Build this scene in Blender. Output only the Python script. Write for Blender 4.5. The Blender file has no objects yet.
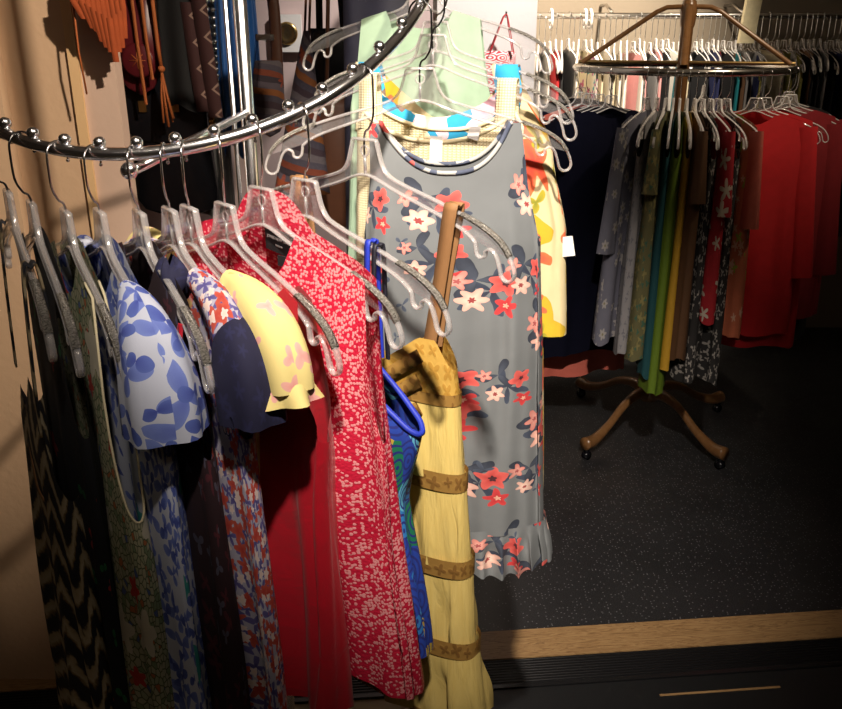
import bpy, bmesh, math, random
from mathutils import Vector, Matrix
S = bpy.context.scene
COL = S.collection
PI = math.pi
rnd = random.Random(7)

# ------------------------------------------------------------------ camera, light, exposure
F_PX, CAM_H, PITCH = 850.0, 1.6, math.radians(21.0)
cam = bpy.data.cameras.new('camera'); camo = bpy.data.objects.new('camera', cam); COL.objects.link(camo)
cam.sensor_fit = 'HORIZONTAL'; cam.sensor_width = 36.0; cam.lens = F_PX / 842.0 * 36.0
cam.clip_start = 0.02
camo.location = (0, 0, CAM_H); camo.rotation_euler = (PI / 2 - PITCH, 0, 0)
S.camera = camo
S.view_settings.view_transform = 'Standard'; S.view_settings.look = 'None'
S.view_settings.gamma = 1.0; S.view_settings.use_curve_mapping = False
S.view_settings.exposure = 0.0
w = bpy.data.worlds.new('world'); S.world = w; w.use_nodes = True
w.node_tree.nodes['Background'].inputs[0].default_value = (1.0, 0.85, 0.7, 1)
w.node_tree.nodes['Background'].inputs[1].default_value = 0.008

def spot(name, loc, target, power, angle, blend, radius, color):
    l = bpy.data.lights.new(name, 'SPOT'); l.energy = power; l.spot_size = math.radians(angle)
    l.spot_blend = blend; l.shadow_soft_size = radius; l.color = color
    o = bpy.data.objects.new(name, l); COL.objects.link(o); o.location = loc
    o.rotation_euler = (Vector(target) - Vector(loc)).to_track_quat('-Z', 'Y').to_euler()
    return o
WARM = (1.0, 0.86, 0.68)
spot('rack_spotlight', (0.06, -0.25, 2.85), (0.10, 1.10, 1.48), 540, 38, 1.0, 0.04, (1.0, 0.88, 0.76))
spot('column_spotlight', (0.9, 0.1, 2.8), (-0.58, 1.55, 1.66), 330, 38, 0.9, 0.03, (1.0, 0.84, 0.66))
spot('wall_spotlight', (0.75, 1.75, 2.9), (0.12, 2.9, 1.75), 260, 44, 1.0, 0.04, (1.0, 0.94, 0.88))
spot('back_row_spotlight', (0.95, 3.35, 2.9), (0.72, 4.4, 1.55), 620, 62, 0.9, 0.04, WARM)
spot('round_rack_spotlight', (1.6, 2.0, 2.9), (1.14, 3.05, 1.58), 125, 42, 1.0, 0.05, (1.0, 0.82, 0.6))
for lx, ly in ((-1.1, -.9), (0.0, -1.3), (1.3, -.7), (-.4, .3)):  # added fill lamps out of view, to brighten the chrome reflections and ambient
    l = bpy.data.lights.new('added_fill_light', 'AREA'); l.shape = 'DISK'; l.size = .16; l.energy = 1.0; l.color = WARM
    o = bpy.data.objects.new('added_fill_light', l); COL.objects.link(o); o.location = (lx, ly, 2.97)

# ------------------------------------------------------------------ helpers
def tag(o, label=None, cat=None, group=None, kind=None):
    if label: o['label'] = label
    if cat: o['category'] = cat
    if group: o['group'] = group
    if kind: o['kind'] = kind
    return o
def empty(name, loc=(0, 0, 0), rz=0, parent=None):
    o = bpy.data.objects.new(name, None); COL.objects.link(o); o.empty_display_size = .05
    o.location = loc; o.rotation_euler = (0, 0, rz)
    if parent: o.parent = parent
    return o
def link(name, me, parent=None, loc=None, rz=None):
    o = bpy.data.objects.new(name, me); COL.objects.link(o)
    if parent: o.parent = parent
    if loc: o.location = loc
    if rz is not None: o.rotation_euler = (0, 0, rz)
    return o
def copy_tree(o, parent=None):
    c = o.copy(); COL.objects.link(c); c.parent = parent
    for ch in list(o.children): copy_tree(ch, c)
    return c

class MB:
    def __init__(s): s.v = []; s.f = []; s.uv = []; s.smooth = []
    def face(s, idx, uv=None, smooth=True):
        s.f.append(tuple(idx)); s.uv.append(uv or [(s.v[i][0], s.v[i][2]) for i in idx]); s.smooth.append(smooth)
    def grid(s, pts, uvs, closed_u=False, closed_v=False, smooth=True):
        nr, nc = len(pts), len(pts[0]); b = len(s.v)
        for r in pts: s.v += [tuple(p) for p in r]
        for i in range(nr if closed_v else nr - 1):
            for j in range(nc if closed_u else nc - 1):
                i2, j2 = (i + 1) % nr, (j + 1) % nc
                q = (b + i * nc + j, b + i * nc + j2, b + i2 * nc + j2, b + i2 * nc + j)
                if uvs:
                    u0, u1 = uvs[i][j], uvs[i][j2] if j2 else (uvs[i][j][0] + (uvs[i][1][0] - uvs[i][0][0]), uvs[i][j][1])
                    u3, u2 = uvs[i2][j], uvs[i2][j2] if j2 else (uvs[i2][j][0] + (uvs[i2][1][0] - uvs[i2][0][0]), uvs[i2][j][1])
                    s.face(q, [u0, u1, u2, u3], smooth)
                else: s.face(q, None, smooth)
        return s
    def tube(s, path, r, seg=8, closed=False, cap=True, flat=1.0, flat_axis=None):
        P = [Vector(p) for p in path]; n = len(P)
        rr = r if isinstance(r, (list, tuple)) else [r] * n
        rows = []; prev = None
        for i, p in enumerate(P):
            a = P[(i - 1) % n] if (closed or i > 0) else p
            c = P[(i + 1) % n] if (closed or i < n - 1) else p
            t = (c - a).normalized() if (c - a).length > 1e-9 else Vector((0, 0, 1))
            if prev is None:
                ref = Vector(flat_axis) if flat_axis else (Vector((0, 1, 0)) if abs(t.y) < .9 else Vector((1, 0, 0)))
            else: ref = prev
            x = ref - t * ref.dot(t)
            if x.length < 1e-6: x = t.orthogonal()
            x.normalize(); y = t.cross(x); prev = x
            rows.append([p + (x * math.cos(k * 2 * PI / seg) * flat + y * math.sin(k * 2 * PI / seg)) * rr[i] for k in range(seg)])
        b = len(s.v); s.grid(rows, None, closed_u=True, closed_v=closed)
        if cap and not closed:
            s.face([b + k for k in range(seg)][::-1]); s.face([b + (n - 1) * seg + k for k in range(seg)])
        return s
    def box(s, lo, hi, smooth=False):
        b = len(s.v)
        s.v += [(x, y, z) for z in (lo[2], hi[2]) for y in (lo[1], hi[1]) for x in (lo[0], hi[0])]
        for q in ((0, 2, 3, 1), (4, 5, 7, 6), (0, 1, 5, 4), (2, 6, 7, 3), (0, 4, 6, 2), (1, 3, 7, 5)):
            s.face([b + i for i in q], None, smooth)
        return s
    def lathe(s, prof, seg=20, c=(0, 0, 0)):
        rows = [[(c[0] + r * math.cos(k * 2 * PI / seg), c[1] + r * math.sin(k * 2 * PI / seg), c[2] + z) for k in range(seg)] for r, z in prof]
        return s.grid(rows, None, closed_u=True)
    def ball(s, c, r, seg=14):
        return s.lathe([(max(1e-5, r * math.sin(PI * i / 8)), -r * math.cos(PI * i / 8)) for i in range(9)], seg, c)
    def prism(s, poly, y0, y1, smooth=False):          # poly in x,z
        b = len(s.v); n = len(poly)
        s.v += [(x, y0, z) for x, z in poly] + [(x, y1, z) for x, z in poly]
        s.face([b + i for i in range(n)], None, smooth); s.face([b + n + i for i in range(n)][::-1], None, smooth)
        for i in range(n): s.face((b + i, b + n + i, b + n + (i + 1) % n, b + (i + 1) % n), None, smooth)
        return s
    def mesh(s, name, mat):
        me = bpy.data.meshes.new(name); me.from_pydata(s.v, [], s.f)
        ul = me.uv_layers.new(name='UVMap')
        fl = [c for f in s.uv for p in f for c in p]
        ul.data.foreach_set('uv', fl)
        me.polygons.foreach_set('use_smooth', s.smooth)
        me.materials.append(mat); me.validate(); me.update()
        return me
    def build(s, name, mat, parent=None, loc=None, rz=None):
        return link(name, s.mesh(name, mat), parent, loc, rz)

# ------------------------------------------------------------------ material helpers
class NT:
    def __init__(s, name):
        s.m = bpy.data.materials.new(name); s.m.use_nodes = True; s.t = s.m.node_tree; s.t.nodes.clear()
        s.out = s.t.nodes.new('ShaderNodeOutputMaterial')
        s.tc = s.t.nodes.new('ShaderNodeTexCoord')
    def n(s, kind, **kw):
        o = s.t.nodes.new('ShaderNode' + kind)
        for k, v in kw.items(): setattr(o, k, v)
        return o
    def put(s, sock, val):
        if hasattr(val, 'is_linked') or hasattr(val, 'links'): s.t.links.new(val, sock)
        elif isinstance(val, (tuple, list)) and len(val) == 3 and sock.type == 'RGBA': sock.default_value = (*val, 1)
        else: sock.default_value = val
    def math(s, op, a, b=0.0, c=None):
        o = s.n('Math', operation=op); s.put(o.inputs[0], a); s.put(o.inputs[1], b)
        if c is not None: s.put(o.inputs[2], c)
        return o.outputs[0]
    def vmath(s, op, a, b=None):
        o = s.n('VectorMath', operation=op); s.put(o.inputs[0], a)
        if b is not None:
            if op == 'SCALE': s.put(o.inputs['Scale'], b)
            else: s.put(o.inputs[1], b)
        return o.outputs['Value'] if op in ('LENGTH', 'DOT_PRODUCT') else o.outputs[0]
    def mix(s, fac, a, b):
        o = s.n('Mix', data_type='RGBA'); s.put(o.inputs[0], fac); s.put(o.inputs[6], a); s.put(o.inputs[7], b)
        return o.outputs[2]
    def noise(s, vec, scale, detail=2, dist=0.0, out=0, rough=.5):
        o = s.n('TexNoise'); s.put(o.inputs['Vector'], vec); o.inputs['Scale'].default_value = scale
        o.inputs['Detail'].default_value = detail; o.inputs['Distortion'].default_value = dist; o.inputs['Roughness'].default_value = rough
        return o.outputs[out]
    def vor(s, vec, scale, feature='F1', rand=1.0):
        o = s.n('TexVoronoi', voronoi_dimensions='2D', feature=feature); s.put(o.inputs['Vector'], vec)
        o.inputs['Scale'].default_value = scale; o.inputs['Randomness'].default_value = rand
        return o
    def sep(s, v):
        o = s.n('SeparateXYZ'); s.put(o.inputs[0], v); return o.outputs
    def comb(s, x, y, z=0.0):
        o = s.n('CombineXYZ'); s.put(o.inputs[0], x); s.put(o.inputs[1], y); s.put(o.inputs[2], z); return o.outputs[0]
    def ramp(s, fac, stops, interp='LINEAR'):
        o = s.n('ValToRGB'); cr = o.color_ramp; cr.interpolation = interp
        while len(cr.elements) < len(stops): cr.elements.new(.5)
        for e, (p, c) in zip(cr.elements, stops): e.position = p; e.color = (*c, 1)
        s.put(o.inputs[0], fac); return o.outputs[0]
    def sstep(s, v, a, b):
        o = s.n('MapRange', interpolation_type='SMOOTHSTEP'); s.put(o.inputs[0], v); o.inputs[1].default_value = a; o.inputs[2].default_value = b
        return o.outputs[0]
    def bump(s, h, strength=.3, dist=.002):
        o = s.n('Bump'); o.inputs['Strength'].default_value = strength; o.inputs['Distance'].default_value = dist; s.put(o.inputs['Height'], h)
        return o.outputs[0]
    def bsdf(s, color, rough=.8, metal=0.0, bump=None, sheen=0.0, trans=0.0, spec=.5, emit=None, alpha=None):
        b = s.n('BsdfPrincipled'); s.put(b.inputs['Base Color'], color); s.put(b.inputs['Roughness'], rough)
        b.inputs['Metallic'].default_value = metal; b.inputs['Sheen Weight'].default_value = sheen
        b.inputs['Specular IOR Level'].default_value = spec
        if bump is not None: s.t.links.new(bump, b.inputs['Normal'])
        if alpha is not None: s.put(b.inputs['Alpha'], alpha)
        s.t.links.new(b.outputs[0], s.out.inputs[0]); return s.m
    def flowers(s, uv, scale, R, petals, amp, keep=0.3, off=(0, 0, 0), rand=.85):
        """flower-shaped spots: returns mask, normalised radius, random value per flower"""
        u = s.vmath('ADD', uv, off)
        v = s.vor(u, scale, rand=rand)
        d = s.vmath('SUBTRACT', u, v.outputs['Position'])
        x, y, _ = s.sep(d)
        r = s.math('SQRT', s.math('ADD', s.math('MULTIPLY', x, x), s.math('MULTIPLY', y, y)))
        cr = s.n('SeparateColor'); s.put(cr.inputs[0], v.outputs['Color'])
        ang = s.math('ARCTAN2', y, x)
        ph = s.math('MULTIPLY', cr.outputs[1], 6.28)
        lob = s.math('COSINE', s.math('ADD', s.math('MULTIPLY', ang, float(petals)), ph))
        lim = s.math('MULTIPLY', s.math('ADD', s.math('MULTIPLY', lob, amp), 1.0 - amp), R)
        lim = s.math('MULTIPLY', s.math('MAXIMUM', lim, 1e-4), s.math('ADD', s.math('MULTIPLY', cr.outputs[2], .5), .7))
        q = s.math('DIVIDE', r, lim)
        m = s.math('MULTIPLY', s.math('LESS_THAN', q, 1.0), s.math('GREATER_THAN', cr.outputs[0], keep))
        return m, q, cr.outputs[1]

def fabric_uv(t, warp=.004, ws=14):
    uv = t.tc.outputs['UV']
    nz = t.noise(uv, ws, 2, out=1)
    return t.vmath('ADD', uv, t.vmath('SCALE', t.vmath('SUBTRACT', nz, (.5, .5, .5)), warp))
def weave(t, s=900, k=.12):
    return t.bump(t.noise(t.tc.outputs['UV'], s, 2), k, .001)

def plain(name, col, rough=.85, var=.15, sheen=0.0, metal=0.0, spec=.4, wv=.12, sc=40):
    t = NT(name)
    c = t.mix(t.noise(t.tc.outputs['UV'], sc, 3), tuple(x * (1 - var) for x in col), tuple(min(1, x * (1 + var)) for x in col))
    return t.bsdf(c, rough, metal, weave(t, k=wv), sheen, spec=spec)
def simple(name, col, rough=.5, metal=0.0, spec=.5):
    t = NT(name); return t.bsdf(col, rough, metal, spec=spec)
def print_floral(name, base, layers, rough=.85, warp=.006, basevar=.12, ws=14, grad=None):
    """layers: (scale, R, petals, amp, keep, colour_in, colour_out[, centre])"""
    t = NT(name); uv = fabric_uv(t, warp, ws)
    c = t.mix(t.noise(uv, 25, 3), tuple(x * (1 - basevar) for x in base), tuple(min(1, x * (1 + basevar)) for x in base))
    for i, L in enumerate(layers):
        m, q, rv = t.flowers(uv, L[0], L[1], L[2], L[3], L[4], L[8] if len(L) > 8 else (.37 * i, .61 * i, 0))
        cc = t.mix(t.math('ADD', t.math('MULTIPLY', q, .75), t.math('MULTIPLY', t.noise(uv, 160, 2), .3)), L[5], L[6])
        if len(L) > 7 and L[7]: cc = t.mix(t.math('LESS_THAN', q, .28), cc, L[7])
        c = t.mix(m, c, cc)
    return t.bsdf(c, rough, 0, weave(t))

M = {}
M['chrome'] = simple('chrome', (.93, .93, .95), .20, 1.0)
M['steel_wire'] = simple('steel_wire', (.55, .53, .52), .2, 1.0)
M['dark_wire'] = simple('dark_wire', (.10, .10, .10), .25, 1.0)
def clear_plastic(name, tint, white=.06, lo=.12):
    t = NT(name)
    lw = t.n('LayerWeight'); lw.inputs[0].default_value = .35
    tr = t.n('BsdfTransparent'); tr.inputs[0].default_value = (*tint, 1)
    gl = t.n('BsdfGlossy'); gl.inputs['Roughness'].default_value = .08; gl.inputs[0].default_value = (1, 1, 1, 1)
    df = t.n('BsdfDiffuse'); df.inputs[0].default_value = (.9, .87, .86, 1)
    m1 = t.n('MixShader'); f = t.math('ADD', t.math('MULTIPLY', lw.outputs['Facing'], .5), lo); t.put(m1.inputs[0], f)
    t.t.links.new(tr.outputs[0], m1.inputs[1]); t.t.links.new(gl.outputs[0], m1.inputs[2])
    m2 = t.n('MixShader'); m2.inputs[0].default_value = white
    t.t.links.new(m1.outputs[0], m2.inputs[1]); t.t.links.new(df.outputs[0], m2.inputs[2])
    t.t.links.new(m2.outputs[0], t.out.inputs[0]); return t.m
M['clear'] = clear_plastic('clear_plastic', (.98, .97, .97), .05, .05)
M['clear_rim'] = clear_plastic('clear_plastic_rim', (.97, .95, .95), .19, .22)
def glitter():
    t = NT('glitter_grip'); v = t.vor(t.tc.outputs['UV'], 700)
    c = t.mix(v.outputs['Color'], (.10, .09, .075), (.50, .47, .42))
    return t.bsdf(c, .35, .5, t.bump(v.outputs['Distance'], .8, .002))
M['glitter'] = glitter()

# ------------------------------------------------------------------ room shell
def mat_wall(name, col, bump=.15, sc=60):
    t = NT(name); o = t.tc.outputs['Object']
    c = t.mix(t.noise(o, 3, 4), tuple(x * .93 for x in col), tuple(min(1, x * 1.05) for x in col))
    return t.bsdf(c, .75, 0, t.bump(t.noise(o, sc, 4), bump, .004), spec=.3)
M['column_paint'] = mat_wall('column_paint', (.62, .42, .27), .25)
M['column_side'] = mat_wall('column_side', (.60, .43, .34))
M['column_trim'] = mat_wall('column_trim', (.70, .46, .24))
M['white_paint'] = mat_wall('white_paint', (.80, .76, .72))
M['pink_paint'] = mat_wall('pink_paint', (.62, .47, .44))
M['tan_paint'] = mat_wall('tan_paint', (.20, .165, .125))
M['ceiling_paint'] = mat_wall('ceiling_paint', (.7, .66, .6))
def mat_floor():
    t = NT('speckled_floor'); o = t.tc.outputs['Object']
    c = t.mix(t.noise(o, 5, 5), (.012, .012, .013), (.028, .028, .030))
    v = t.vor(o, 90); cr = t.n('SeparateColor'); t.put(cr.inputs[0], v.outputs['Color'])
    m = t.math('MULTIPLY', t.math('LESS_THAN', v.outputs['Distance'], .16), t.math('GREATER_THAN', cr.outputs[0], .72))
    c = t.mix(m, c, (.20, .20, .21))
    v2 = t.vor(o, 210); m2 = t.math('LESS_THAN', v2.outputs['Distance'], .12)
    c = t.mix(t.math('MULTIPLY', m2, .5), c, (.14, .14, .15))
    r = t.math('ADD', t.math('MULTIPLY', t.noise(o, 7, 4), .25), .28)
    return t.bsdf(c, r, 0, t.bump(t.noise(o, 30, 4), .12, .004), spec=.45)
M['floor'] = mat_floor()
def mat_oak():
    t = NT('oak'); o = t.tc.outputs['Object']; x, y, z = t.sep(o)
    v = t.comb(t.math('MULTIPLY', x, 1.1), t.math('MULTIPLY', y, 16.0), t.math('MULTIPLY', z, 4.0))
    g = t.noise(v, 3.2, 4, 1.6)
    g2 = t.math('FRACT', t.math('MULTIPLY', g, 9.0))
    c = t.ramp(g2, [(0, (.20, .11, .045)), (.3, (.34, .20, .085)), (.8, (.40, .25, .11)), (1, (.22, .12, .05))])
    return t.bsdf(c, .45, 0, t.bump(g2, .1, .002))
M['oak'] = mat_oak()
M['rubber'] = simple('black_rubber', (.008, .008, .009), .35)
M['beige_tile'] = mat_wall('beige_tile', (.33, .26, .17), .1)

def struct(o): return tag(o, kind='structure')
struct(MB().box((-3.0, 0.0, -.12), (3.6, 4.7, 0)).build('floor', M['floor']))
struct(MB().box((-3.0, -2.6, -.12), (3.6, -0.0, 0)).build('floor_entry', M['beige_tile']))
struct(MB().box((-3.0, 4.60, 0), (3.6, 4.72, 3.0)).build('wall_back', M['tan_paint']))
struct(MB().box((3.5, -2.6, 0), (3.62, 4.7, 3.0)).build('wall_right', M['tan_paint']))
struct(MB().box((-3.0, -2.6, 0), (-2.9, 4.7, 3.0)).build('wall_left', M['tan_paint']))
struct(MB().box((-3.0, -2.7, 0), (3.6, -2.6, 3.0)).build('wall_front', M['tan_paint']))
struct(MB().box((-3.0, -2.6, 3.0), (3.6, 4.7, 3.1)).build('ceiling', M['ceiling_paint']))
# partition behind the rack: pink part and bright white end
struct(MB().box((-1.6, 2.86, 0), (0.05, 2.98, 3.0)).build('wall_partition', M['pink_paint']))
struct(MB().box((0.05, 2.84, 0), (0.36, 2.98, 3.0)).build('wall_partition_end', M['white_paint']))
# column at the left
struct(MB().box((-1.30, 1.80, 0), (-0.704, 1.84, 3.0)).build('wall_column', M['column_paint']))
struct(MB().box((-0.704, 1.792, 0), (-0.684, 1.84, 3.0)).build('trim_1', M['column_trim']))
struct(MB().box((-0.684, 1.80, 0), (-0.614, 1.84, 3.0)).build('trim_2', M['column_side']))
struct(MB().box((-1.30, 1.77, 0), (-0.838, 1.80, 3.0)).build('trim_3', M['column_paint']))
# threshold: oak board, ribbed rubber edge, black mat
ang = math.atan2(.10, 1.07)
def strip(name, y0, y1, x0, x1, z0, z1, mat):
    o = MB().box((x0, y0, z0), (x1, y1, z1)).build(name, mat, loc=(.165, 1.955, 0), rz=ang)
    return o
struct(strip('trim_4', -.112, 0, -2.4, 2.6, 0, .012, M['oak']))
rub = struct(strip('trim_5', -.21, -.112, -2.4, 2.6, 0, .008, M['rubber']))
for i in range(9):
    MB().tube([(-2.4, -.118 - i * .0098, .008), (2.6, -.118 - i * .0098, .008)], .003, 6).build('rib', M['rubber'], rub)
struct(strip('trim_6', -.222, -.21, -2.4, 2.6, 0, .014, simple('black_nosing', (.012, .012, .013), .22)))
t_mat = NT('black_mat'); M['mat'] = t_mat.bsdf((.006, .007, .008), .5, 0, t_mat.bump(t_mat.noise(t_mat.tc.outputs['Object'], 300, 2), .3, .002))
matobj = strip('floor_mat', -1.3, -.224, -.02, 1.9, 0, .010, M['mat'])
tag(matobj, 'black floor mat lying in front of the oak threshold board', 'mat')
struct(strip('trim_7', -1.3, -.222, -2.4, -.022, 0, .006, M['beige_tile']))
MB().box((.42, -.285, .0102), (.74, -.279, .0118)).build('edge_stripe', M['oak'], matobj)

# ------------------------------------------------------------------ spiral rack
RC = (-.29349, 1.24631); RR = .33; T0 = -2.08179; DT = .122986; Z0, K1, K2 = 1.5015, -.01006, .0015546
def rail_z(s):
    if s < 0: return Z0 + K1 * max(s, -2) * .6
    if s > 13.2: return Z0 + K1 * 13.2 + K2 * 13.2 ** 2 + (s - 13.2) * (K1 + 2 * K2 * 13.2)
    return Z0 + K1 * s + K2 * s * s
TAIL = [(9, -.1083, .9732, 1.5309), (10, -.0766, 1.003, 1.5501), (11, -.0483, 1.047, 1.5724), (12, -.0234, 1.1113, 1.5986), (13, -.0013, 1.1914, 1.6299), (14, .0175, 1.2883, 1.6677), (15, .022, 1.38, 1.705), (16, .012, 1.46, 1.74), (17, -.02, 1.53, 1.77), (18, -.07, 1.58, 1.80), (19, -.13, 1.61, 1.83), (20, -.20, 1.62, 1.86), (21, -.27, 1.62, 1.89)]
def rail_pt(s, dr=0.0, dz=0.0):
    t = T0 + DT * s
    if s > 9:
        i = min(int(s) - 9, len(TAIL) - 2); k = s - 9 - i
        P = [Vector(TAIL[max(0, min(len(TAIL) - 1, i + j))][1:]) for j in (-1, 0, 1, 2)]
        if i == 0: P[0] = rail_pt(8)
        return .5 * (2 * P[1] + (P[2] - P[0]) * k + (2 * P[0] - 5 * P[1] + 4 * P[2] - P[3]) * k * k + (3 * P[1] - P[0] - 3 * P[2] + P[3]) * k ** 3) + Vector((0, 0, dz - .004))
    return Vector((RC[0] + (RR + dr) * math.cos(t), RC[1] + (RR + dr) * math.sin(t), rail_z(s) - .010 + dz))
rack = empty('spiral_rack', (RC[0], RC[1], 0))
tag(rack, 'chrome spiral clothes rack with ball-studded curved rail holding the dresses', 'clothes rack')
def rl(p): return (p[0] - RC[0], p[1] - RC[1], p[2])
MB().tube([rl(rail_pt(s * .25)) for s in range(-30, 80)], .0072, 14).build('rail', M['chrome'], rack)
ballm = MB().ball((0, 0, .0085), .0068).lathe([(.003, 0), (.002, .004)], 8).mesh('ball_stop', M['chrome'])
for i in range(-5, 20):
    link('ball_stop', ballm, rack, rl(rail_pt(i, 0, .0030)))
post_x, post_y = 0.048, 0.0
MB().lathe([(.0001, 0), (.0095, 0), (.0095, 2.3), (.0001, 2.3)], 20, (post_x, post_y, .02)).build('post', M['chrome'], rack)
MB().lathe([(.0001, 0), (.0034, 0), (.0034, 2.2), (.0001, 2.2)], 12, (post_x - .019, post_y - .004, .06)).build('post', M['chrome'], rack)
bs = rail_pt(3.85, 0, -.017)
arm = MB().tube([rl(bs), (post_x, post_y, bs.z + .03)], .0055, 10).build('support_arm', M['chrome'], rack)
MB().ball(rl(bs + Vector((-.004, -.004, 0))), .0095).build('arm_knob', M['chrome'], arm)
arm2 = rail_pt(15.5, 0, -.012)
MB().tube([rl(arm2), (post_x, post_y, arm2.z + .02)], .0055, 10).build('support_arm', M['chrome'], rack)
for k in range(4):
    a = k * PI / 2 + .4
    MB().tube([(post_x, post_y, .05), (post_x + .30 * math.cos(a), post_y + .30 * math.sin(a), .03)], .012, 10).build('foot', M['chrome'], rack)

# ------------------------------------------------------------------ hangers
def spline(pts, n=6, closed=False):
    P = [Vector((*p, 0)) if len(p) == 2 else Vector(p) for p in pts]; out = []
    m = len(P)
    for i in range(m if closed else m - 1):
        p0 = P[(i - 1) % m] if (closed or i > 0) else P[i]; p1 = P[i]; p2 = P[(i + 1) % m]
        p3 = P[(i + 2) % m] if (closed or i < m - 2) else p2
        for k in range(n):
            t = k / n
            out.append(.5 * ((2 * p1) + (p2 - p0) * t + (2 * p0 - 5 * p1 + 4 * p2 - p3) * t * t + (3 * p1 - p0 - 3 * p2 + p3) * t ** 3))
    if not closed: out.append(P[-1])
    return out
UP = [(.018, 0), (.0215, -.012), (.027, -.028), (.037, -.039), (.060, -.0475), (.100, -.058), (.140, -.070), (.170, -.081), (.193, -.095), (.206, -.111), (.2115, -.126)]
TIP = [(.209, -.134), (.202, -.1365), (.1955, -.132), (.192, -.121), (.187, -.109), (.180, -.104), (.174, -.107), (.1725, -.113), (.167, -.115), (.162, -.111), (.1605, -.103), (.158, -.097)]
LO = [(.140, -.086), (.105, -.0735), (.070, -.0625), (.042, -.0535), (.020, -.045), (.008, -.0415), (0, -.0408)]
def arm_z(x):
    x = abs(x)
    for (a, za), (b, zb) in zip(UP, UP[1:]):
        if a <= x <= b: return za + (zb - za) * (x - a) / (b - a)
    return 0 if x < .018 else UP[-1][1]
def hanger_outline(n=4):
    right = [(0, 0)] + UP + TIP + LO
    r = [(p.x, p.y) for p in spline(right[1:], n)]
    return [(-x, z) for x, z in reversed(r[:-1])] + r     # from left-top ... closed
def hanger_body_meshes(rim_n=4, seg=8):
    ol = hanger_outline(rim_n)
    rim = MB().tube([(x, 0, z) for x, z in ol], .0019, seg, closed=True, flat=2.0, flat_axis=(0, 1, 0))
    rim.tube([(.006 * math.cos(k * PI / 6), 0, -.013 + .006 * math.sin(k * PI / 6)) for k in range(12)], .0013, 6, closed=True)
    rim.tube([(0, 0, -.019), (0, 0, -.040)], .002, 6)
    web = MB()
    # web plate between the upper and lower ribs, both halves
    up = [(p.x, p.y) for p in spline(UP[:10], 3)]; lo = [(p.x, p.y) for p in spline([(.158, -.097)] + LO, 3)][::-1]
    def at(poly, t):
        L = [0]
        for a, b in zip(poly, poly[1:]): L.append(L[-1] + math.hypot(b[0] - a[0], b[1] - a[1]))
        d = t * L[-1]
        for i in range(len(poly) - 1):
            if d <= L[i + 1] + 1e-9:
                k = (d - L[i]) / max(1e-9, L[i + 1] - L[i]); return (poly[i][0] + (poly[i + 1][0] - poly[i][0]) * k, poly[i][1] + (poly[i + 1][1] - poly[i][1]) * k)
        return poly[-1]
    for sgn in (1, -1):
        for y in (-.0007, .0007):
            rows = []
            for side in (up, lo):
                rows.append([(sgn * at(side, i / 20)[0], y, at(side, i / 20)[1]) for i in range(21)])
            web.grid(rows, None, smooth=False)
    for y in (-.0007, .0007): web.grid([[(-.018, y, 0), (.018, y, 0)], [(0, y, -.0408), (.0001, y, -.0408)]], None, smooth=False)
    return rim, web
rimb, webb = hanger_body_meshes()
M['clear_white'] = clear_plastic('milky_clear_plastic', (.95, .94, .92), .45, .2)
HANG_ROW = rimb.mesh('hanger_body', M['clear_white'])
HANG_RIM = rimb.mesh('hanger_body', M['clear_rim']); HANG_WEB = webb.mesh('hanger_web', M['clear'])
def grip_mesh(sgn):
    mb = MB(); pts = [(p.x, p.y) for p in spline([(.140, -.070), (.170, -.081), (.193, -.095), (.2045, -.109)], 5)]
    rows = []
    for x, z in pts: rows.append([(sgn * (x + .0016), -.0040, z + .0016), (sgn * (x + .0020), 0, z + .0026), (sgn * (x + .0016), .0040, z + .0016), (sgn * (x - .0006), .0040, z - .0012), (sgn * (x - .0006), -.0040, z - .0012)])
    mb.grid(rows, [[(j * .003, i * .006) for j in range(5)] for i in range(len(rows))], closed_u=True)
    return mb.mesh('grip', M['glitter'])
GRIP = {1: grip_mesh(1), -1: grip_mesh(-1)}
def hook_path(L, r=.0165):
    c = L - r + .0085
    p = spline([(0, -.038), (0, .004), (.009, .014), (r, .030), (r, c)], 5)
    p = [(v.x, 0, v.y) for v in p]
    for k in range(1, 15):
        a = k / 14 * PI * 1.12
        p.append((r * math.cos(a), 0, c + r * math.sin(a)))
    return p
def make_hanger(loc, yaw, L, hookyaw, label, mat='steel_wire', group=None, grips=True, name='clothes_hanger', roll=0.0, rim_mesh=None):
    o = empty(name, loc, yaw); tag(o, label, 'hanger', group); o.rotation_euler = (0, roll, yaw)
    b = link('hanger_body', rim_mesh or HANG_RIM, o); link('web', HANG_WEB, b)
    h = MB().tube(hook_path(L), .0013, 6).ball(hook_path(L)[-1], .002, 8).build('hook', M[mat], o)
    h.rotation_euler = (0, 0, hookyaw - yaw)
    if grips:
        for s in (1, -1): link('grip', GRIP[s], o)
    return o

# name: s along rail, hook length, yaw (deg)
HG = {'A': (-.41, .071, -60), 'B': (.52, .073, -60), 'C': (1.7, .071, -59), 'D': (2.74, .066, -59), 'E': (3.85, .066, -59), 'F': (4.67, .066, -57),
      'G': (5.18, .067, -54), 'H': (6.12, .072, -50), 'I': (7.12, .067, -42), 'J': (8.36, .079, -41), 'K': (10.36, .079, -38), 'L': (13.0, .080, 4),
      'M': (13.95, .075, -20), 'N': (14.55, .080, -22), 'O': (16.3, .080, -14)}
HL = {'A': 'brown zigzag dress', 'B': 'black dress with red flowers', 'C': 'mosaic print dress', 'D': 'blue flowered dress', 'E': 'dark maroon dress',
      'F': 'dress with navy lace sleeve', 'G': 'yellow blouse with pink spots', 'H': 'crimson satin dress', 'I': 'red speckled top', 'J': 'blue print dress with blue straps',
      'K': 'yellow tiered dress', 'L': 'grey floral dress', 'M': 'cream crochet top', 'N': 'turquoise and yellow print dress', 'O': 'sage green slip'}
NECK = {}
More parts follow.
